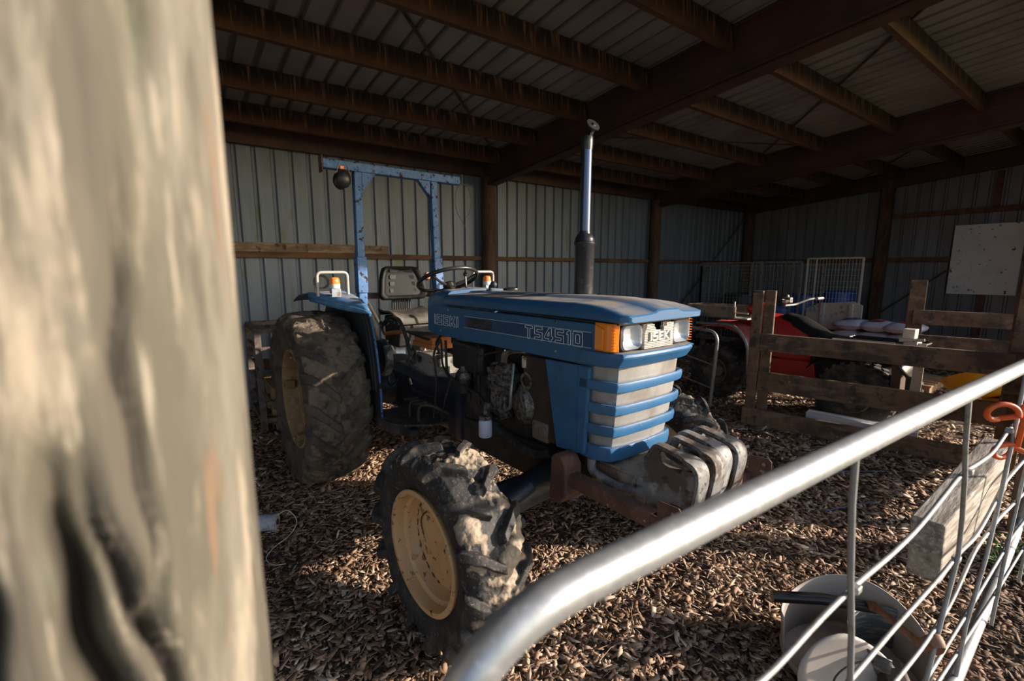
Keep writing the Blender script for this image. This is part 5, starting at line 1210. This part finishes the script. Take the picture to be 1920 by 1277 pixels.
# ------------------------------------------------------------------ trailer with mesh crate, behind
def mesh_panel(t, name, p, du, dv, W, Hh, nu, nv, m, fr=.018, wr=.0028, bars=()):
    p, du, dv = V(p), V(du), V(dv)
    b = MB(); c = [p, p + du * W, p + du * W + dv * Hh, p + dv * Hh]
    for i in range(4): b.bar(c[i], c[(i + 1) % 4], fr * 2, fr * 2, up=du.cross(dv))
    for q in bars: b.bar(p + du * (W * q), p + du * (W * q) + dv * Hh, fr * 1.6, fr * 1.6, up=du.cross(dv))
    o = b.build(name, m, t, smooth=0)
    b = MB()
    for i in range(1, nu): b.tube([p + du * (W * i / nu), p + du * (W * i / nu) + dv * Hh], wr, 4)
    for j in range(1, nv): b.tube([p + dv * (Hh * j / nv), p + dv * (Hh * j / nv) + du * W], wr, 4)
    b.build('wire_mesh', m, o, smooth=0)
    return o
cage_m = M('dull_galvanised_mesh', (.30, .29, .275), [dict(c=(.15, .12, .1), s=20, lo=.5, hi=.66)], rough=.5, metal=.5)
cage_light = M('cream_mesh_frame', (.46, .44, .40), [dict(c=(.35, .3, .25), s=14, lo=.52, hi=.68)], rough=.55)
tl0 = (8.9, 3.05, 0); tlr = thing('farm_trailer', 'cream sided farm trailer with a tall wire mesh front panel near the end wall', 'trailer', tl0)
b = MB(); b.box((.25, .0, .62), (1.1, 1.0, .06)); b.build('trailer_deck', grime, tlr, smooth=0)
b = MB(); b.prism([(.37, .60), (.37, .98), (.20, 1.06), (-.30, 1.12), (-.42, 1.06), (-.42, .66)], -.30, -.27, axis='x'); sd_ = b.build('trailer_side', beige_steel, tlr, smooth=0, bevel=.004)
for y in (.12, -.28):
    b = MB(); b.box((-.32, y, .86), (.04, .05, .44)); b.build('side_stake', cage_light, sd_, smooth=0)
mesh_panel(tlr, 'mesh_front', (-.28, .42, .60), (0, -1, 0), (0, 0, 1), .78, 1.20, 17, 13, cage_light, .012, .0023, (.17,))
for y in (.30, -.30):
    b = MB(); b.lathe([(.12, -.08), (.26, -.09), (.30, -.06), (.30, .06), (.26, .09), (.12, .08), (0, .05)], c=(.3, y * 1.75, .30), axis=(0, 1, 0), n=28); b.build('trailer_wheel', atv_tyre, tlr, smooth=40)
b = MB(); b.tube(rounded([V((-.315, .36, .98)), V((-.33, .30, 1.03)), V((-.33, .24, 1.01)), V((-.325, .22, .92))], .02), .008, 6); b.tube([V((-.325, .30, 1.03)), V((-.325, .29, .90))], .006, 6); b.build('rope_tie', M('teal_twine', (.03, .25, .30), rough=.7), tlr)
cg = thing('mesh_crate', 'dark wire mesh stock crate standing left of the cream trailer', 'crate', (8.95, 4.6, 0))
mesh_panel(cg, 'crate_side', (-.02, 1.02, .25), (0, -1, 0), (0, 0, 1), 1.06, 1.50, 16, 22, cage_m, .014, .0026, (.5,))
mesh_panel(cg, 'crate_side', (-.05, -.06, .25), (0, -1, 0), (0, 0, 1), .86, 1.50, 13, 20, cage_m, .016, .003, (.2, .85))
mesh_panel(cg, 'crate_back', (.95, 1.0, .25), (0, -1, 0), (0, 0, 1), 1.9, 1.45, 26, 20, cage_m, .014, .0026, (.33, .66))
mesh_panel(cg, 'crate_end', (-.02, 1.02, .25), (1, 0, 0), (0, 0, 1), .95, 1.45, 13, 20, cage_m, .014, .0026)
b = MB(); b.box((.45, .05, .2), (1.0, 2.0, .05)); b.box((-.0, .9, .1), (.08, .08, .2)); b.box((-.0, -.8, .1), (.08, .08, .2)); b.box((.9, .9, .1), (.08, .08, .2)); b.box((.9, -.8, .1), (.08, .08, .2)); b.build('crate_floor', plank_dark, cg, smooth=0)
drum_blue = M('blue_plastic_drum', (.012, .055, .28), [dict(c=(.02, .10, .34), s=5, lo=.45, hi=.7, a=.5)], rough=.4)
drum_dark = M('dark_drum', (.02, .028, .035), rough=.5)
def drum(loc, m, label, h=.92, r_=.29):
    t = thing('plastic_drum', label, 'drum', loc, 0, None)
    b = MB(); b.lathe([(0, 0), (r_ - .02, 0), (r_, .03), (r_, h * .3), (r_ + .012, h * .33), (r_, h * .36), (r_, h * .64), (r_ + .012, h * .67), (r_, h * .70), (r_, h - .05), (r_ - .02, h), (r_ - .035, h - .02), (0, h - .02)], axis=(0, 0, 1), n=32); b.build('drum_body', m, t, smooth=40)
    b = MB(); b.cyl((.15, 0, h - .02), (.15, 0, h + .012), .035, 14); b.build('bung', black_plastic, t)
def pallet(loc, label, w=1.05, d=1.0, rot=0, h=.13):
    t = thing('timber_pallet', label, 'pallet', loc, rot)
    for k in range(6):
        b = MB(); b.box((-w / 2 + .06 + k * (w - .12) / 5, 0, h - .01), (.11, d, .02)); b.build('deck_board', pallet_m, t, smooth=0)
    for k in range(3):
        b = MB(); b.box((0, -d / 2 + .05 + k * (d - .1) / 2, (h - .02) / 2), (w, .08, h - .02)); b.build('bearer', pallet_m, t, smooth=0)
    return t
pallet_m = M('pallet_timber', (.40, .26, .14), [dict(c=(.25, .16, .09), s=6, lo=.42, hi=.62)], rough=.85)
pallet((10.2, 3.80, .0), 'timber pallet under the bright blue drums behind the trailer', 1.3, 1.2)
drum((10.15, 4.12, .13), drum_blue, 'blue plastic drum seen through the gap beside the mesh panel', 1.0)
drum((10.2, 3.52, .13), drum_blue, 'blue plastic drum behind the trailer, seen through its mesh front', 1.08)
drum((9.45, 5.05, .226), drum_dark, 'dark drum inside the mesh crate, left half', .90)
drum((9.50, 4.30, .226), drum_blue, 'blue drum inside the mesh crate, right half', .70)
b = MB(); b.box((10.35, 5.0, .55), (.6, .7, 1.05)); tag(b.build('cardboard_box', M('brown_box_card', (.13, .085, .05), [dict(c=(.09, .055, .035), s=4)], rough=.9), smooth=0, bevel=.01, loc=(10.35, 5.0, .02)), 'tall brown box behind the mesh crate', 'box')
# feed sacks
sack_w = M('white_woven_sack', (.50, .50, .58), [dict(c=(.38, .37, .45), s=5, lo=.45, hi=.65)], rough=.6, bump=(.2, 60))
sack_red = M('red_sack_print', (.42, .03, .05), rough=.6); sack_blk = M('black_sack_print', (.03, .03, .04), rough=.6)
pallet((8.18, 2.08, .0), 'timber pallet under the white feed sacks', .9, 1.1, 0)
def sack(loc, rz, label, print_m):
    t = thing('feed_sack', label, 'sack', loc, rz, None)
    b = MB(); rows = []
    seed = rng.integers(1000)
    for i in range(13):
        u = -1 + 2 * i / 12; row = []
        for k in range(16):
            a = 2 * PI * k / 16; e = (1 - abs(u) ** 5) ** .6
            row.append((u * .32, .20 * math.cos(a) * (.75 + .25 * e) , .075 + .075 * math.sin(a) * e * (1 + .15 * math.sin(3 * a + u * 4 + seed))))
        rows.append(row)
    b.grid(rows, close_v=True); b.build('sack_body', sack_w, t, smooth=70)
    rows = []
    for i in range(6):
        u = -.16 + .28 * i / 5
        rows.append([(u, y, .152 + .004 - .9 * y * y * 1.0 + .0015 + .012 * math.sin(3 * (PI / 2) + u * 12) * 0) for y in (-.09, -.05, 0, .05, .09)])
    b = MB(); b.grid(rows); b.build('sack_print', print_m, t, smooth=70)
zz, n_ = .13, 0
where = ['at the trailer end', 'in the middle', 'at the near end']
layer = ['lowest', 'second lowest', 'third', 'second highest', 'topmost']
for lay in range(5):
    for k in range(3):
        pr = ['red', 'black', 'red'][(k + lay) % 3]
        sack((8.17 + .03 * ((lay + k) % 2), 2.60 - k * .315, zz + lay * .152), rng.uniform(-.06, .06), '%s white feed sack with a %s print %s of the stack' % (layer[lay], pr, where[k]), sack_blk if pr == 'black' else sack_red)
# whiteboard on the end wall
wb = thing('white_board', 'large spotted white board fixed to the dark end wall', 'board', (XR - .085, 1.78, 1.19))
b = MB(); b.box((0, 0, .60), (.012, .86, 1.20)); b.build('board_sheet', M('spotted_white_sheet', (.74, .75, .79), [dict(c=(.05, .045, .04), s=11, d=4, lo=.635, hi=.66), dict(c=(.6, .6, .63), s=2, lo=.45, hi=.65, a=.6), dict(c=(.2, .18, .16), s=9, lo=.62, hi=.7, zr=(.12, .0), a=.8)], rough=.5), wb, smooth=0)
# ------------------------------------------------------------------ left rear: steel cage with pallets, twine, tools
sr = thing('steel_cage', 'rusty steel bar cage standing behind the left rear tractor wheel' if False else 'rusty grey steel bar cage against the back wall beside the big rear tyre', 'cage', (.56, 5.1, 0))
cagem = M('rusty_grey_steel', (.13, .105, .095), [dict(c=(.22, .2, .18), s=9, lo=.5, hi=.65), dict(c=(.09, .045, .03), s=12, lo=.5, hi=.64)], rough=.7, metal=.3)
b = MB()
for x, y in ((0, 0), (1.0, 0), (0, .75), (1.0, .75)): b.box((x, y, .51), (.06, .06, 1.02))
for z in (1.02, .10):
    for p, q in (((0, 0), (1, 0)), ((1, 0), (1, .75)), ((0, 0), (0, .75)), ((0, .75), (1, .75))): b.bar((p[0], p[1], z), (q[0], q[1], z), .05, .05)
b.build('cage_frame', cagem, sr, smooth=0, bevel=.004)
for z in (.28, .48, .66, .84):
    b = MB(); b.bar((0, 0, z), (0, .75, z), .02, .025); b.build('side_bar', cagem, sr, smooth=0)
    if z in (.28, .84):
        b = MB(); b.bar((0, 0, z), (1, 0, z), .02, .03); b.build('front_bar', cagem, sr, smooth=0)
pallet((1.10, 5.48, .13), 'lower timber pallet inside the steel cage', .9, .68)
pallet((1.10, 5.48, .30), 'upper orange timber pallet inside the steel cage', .9, .68)
b = MB(); b.box((1.06, 5.44, .62), (.84, .09, .11)); tag(b.build('timber_beam', M('red_brown_beam', (.16, .06, .04), [dict(c=(.09, .04, .03), s=6)], rough=.8), smooth=0, bevel=.004, loc=(1.06, 5.44, .56)), 'red brown beam lying across the steel cage', 'beam')
def stick(a, c, r_, lb, m):
    b = MB(); b.tube([a, c], r_, 10); tag(b.build('tool_handle', m, smooth=60, loc=c), lb, 'tool handle')
stick((1.70, 5.35, 1.43), (1.93, 5.0, .02), .017, 'slim brown wooden handle leaning behind the tractor seat', plank_dark)
stick((1.78, 5.45, 1.26), (2.26, 5.1, .02), .02, 'grey pole leaning behind the tractor seat, right of the brown handle', pipe_grey)
# twine spool
b = MB(); A0, A1 = V((.205, 3.10, .058)), V((.362, 3.022, .058)); ax = (A1 - A0)
sp_ = thing('twine_spool', 'spool of grey blue baling twine lying on the chips by the near post', 'spool', (.28, 3.06, 0))
prof = []
for k in range(40): prof.append((.050 + (.0016 if k % 2 else 0), ax.length * (.04 + .92 * k / 39)))
b.lathe([(0, ax.length * .04)] + prof + [(0, ax.length * .96)], c=A0 - V((.28, 3.06, 0)), axis=ax, n=28); b.build('twine_winding', M('pale_twine', (.34, .36, .42), [dict(c=(.22, .23, .27), s=40, lo=.45, hi=.65)], rough=.8), sp_, smooth=60)
b = MB(); b.lathe([(0, 0), (.018, 0), (.018, ax.length * 1.0), (0, ax.length)], c=A0 - V((.28, 3.06, 0)), axis=ax, n=16); b.build('spool_core', black_plastic, sp_)
b = MB(); b.tube(rounded([(.35, 3.02, .10), (.42, 3.04, .12), (.47, 2.96, .06), (.40, 2.86, .03), (.30, 2.80, .025), (.24, 2.72, .02), (.27, 2.62, .02), (.33, 2.60, .02)], .06, 6), .0025, 6); tag(b.build('loose_twine', M('cream_twine', (.50, .47, .42), rough=.8), smooth=60, loc=(.35, 3.0, .02)), 'loose end of pale twine curling away from the spool', 'twine')
b = MB(); b.tube([(3.4, 1.52, .03), (3.55, 1.46, .05), (3.85, 1.38, .045), (4.2, 1.25, .03), (4.5, 1.05, .02)], .003, 6); b.tube([(3.35, 1.1, .03), (3.6, 1.02, .035), (3.8, .95, .02)], .003, 6); tag(b.build('blue_twine', M('blue_baling_twine', (.05, .10, .30), rough=.7), smooth=60, loc=(3.8, 1.3, .02)), 'thin blue baling twine lying on the chips beyond the gate', 'twine')
# ------------------------------------------------------------------ things hanging on the tractor
def TW(u, y, z):
    return V((TO.x + u * math.cos(TROT) - y * math.sin(TROT), TO.y + u * math.sin(TROT) + y * math.cos(TROT), z))
em = thing('earmuffs', 'black ear defenders hanging from the blue roll bar', 'ear defenders', TW(-.06, -.45, 2.23), TROT)
b = MB(); b.sphere((.0, 0, .085), .062, 18, (.62, .95, 1.18)); b.sphere((-.08, .0, .08), .06, 18, (.6, .95, 1.15)); b.build('ear_cup', black_plastic, em, smooth=60)
b = MB(); b.sphere((-.03, 0, .085), .05, 14, (.35, .9, 1.15)); b.build('cup_cushion', black_rubber, em, smooth=60)
b = MB()
for y in (-.045, .045): b.tube(rounded([(.0, y, .10), (.01, y * 1.0, .16), (.005, y * .5, .215), (-.03, y * .4, .235), (-.08, y * .5, .21), (-.09, y, .10)], .03, 4), .0028, 6)
b.build('wire_band', M('coppery_wire', (.45, .33, .25), rough=.4, metal=.7), em)
b = MB(); b.box((.0, -.01, .165), (.03, .035, .03)); b.build('foam_pad', orange_lens, em, bevel=.006)
b = MB(); q = [TW(-.05, .60, 2.395), TW(-.05, .55, 2.33), TW(-.05, .535, 2.22), TW(-.05, .56, 2.12), TW(-.05, .61, 2.06), TW(-.05, .65, 1.99), TW(-.05, .635, 2.03)]
b.tube(rounded(q, .05, 5), .0035, 6); q = [TW(-.05, .60, 2.395), TW(-.05, .68, 2.37), TW(-.05, .715, 2.27), TW(-.05, .705, 2.18), TW(-.05, .675, 2.11), TW(-.05, .655, 2.10)]; b.tube(rounded(q, .05, 5), .0035, 6); b.tube([TW(-.05, .615, 2.47), TW(-.05, .615, 2.385)], .006, 6)
tag(b.build('wire_noose', M('dark_wire_rope', (.10, .09, .08), rough=.6), smooth=60, loc=TW(-.05, .62, 2.0)), 'loop of thin dark wire hanging from the far end of the blue roll bar', 'wire')
b = MB()
cc = TW(-.42, -.565, 1.515)
for k in range(9):
    rr = .055 + .006 * math.sin(k * 2.3)
    b.tube([cc + V((rr * math.cos(a) * math.cos(TROT + 1.2) + .012 * (k - 4) * math.cos(TROT + 2.77), rr * math.cos(a) * math.sin(TROT + 1.2) + .012 * (k - 4) * math.sin(TROT + 2.77), rr * math.sin(a))) for a in [2 * PI * j / 20 for j in range(20)]], .003, 5, closed=True)
tag(b.build('wire_coil', M('rusty_wire_coil', (.22, .2, .18), [dict(c=(.1, .06, .04), s=30)], rough=.6, metal=.3), smooth=60, loc=cc - V((0, 0, .06))), 'small coil of wire lying on the near rear fender behind the grab rail', 'wire coil')
# ------------------------------------------------------------------ light
sun_az, sun_el = math.radians(SUN_AZ), math.radians(SUN_EL)   # azimuth ccw from +X
sd = V((math.cos(sun_az) * math.cos(sun_el), math.sin(sun_az) * math.cos(sun_el), math.sin(sun_el)))
ld = bpy.data.lights.new('sun', 'SUN'); ld.energy = SUN_E; ld.angle = math.radians(.55); ld.color = (1.0, .87, .73)
lo = bpy.data.objects.new('sun', ld); COL.objects.link(lo); lo.rotation_euler = sd.to_track_quat('Z', 'Y').to_euler(); lo.location = sd * 30
wd = bpy.data.worlds.new('sky'); bpy.context.scene.world = wd; wd.use_nodes = True
N = wd.node_tree.nodes; L = wd.node_tree.links
sk = N.new('ShaderNodeTexSky'); sk.sky_type = 'NISHITA'; sk.sun_disc = False; sk.sun_elevation = math.radians(max(SUN_EL, 12)); sk.sun_rotation = math.radians(90) - sun_az
sk.altitude = 50; sk.air_density = 1.0; sk.dust_density = 1.4; sk.ozone_density = 1.2
L.new(sk.outputs[0], N['Background'].inputs['Color']); N['Background'].inputs['Strength'].default_value = SKY_S
# ------------------------------------------------------------------ camera
cd = bpy.data.cameras.new('camera'); co = bpy.data.objects.new('camera', cd); COL.objects.link(co)
cd.sensor_width = 36; cd.lens = 860 * 36 / 1920; cd.clip_start = .02; cd.clip_end = 300
AZ, P = math.radians(54.4), math.radians(8.8)
fwd = V((math.cos(AZ) * math.cos(P), math.sin(AZ) * math.cos(P), -math.sin(P)))
co.location = (0, 0, 1.62); co.rotation_euler = fwd.to_track_quat('-Z', 'Y').to_euler()
cd.dof.use_dof = True; cd.dof.focus_distance = 2.35; cd.dof.aperture_fstop = 2.8
sc = bpy.context.scene; sc.camera = co
sc.view_settings.view_transform = 'Standard'; sc.view_settings.look = 'None'; sc.view_settings.gamma = 1; sc.view_settings.use_curve_mapping = False
sc.view_settings.exposure = EXPO
sc.cycles.max_bounces = 8; sc.cycles.diffuse_bounces = 5; sc.cycles.glossy_bounces = 4
sc.cycles.sample_clamp_indirect = 6
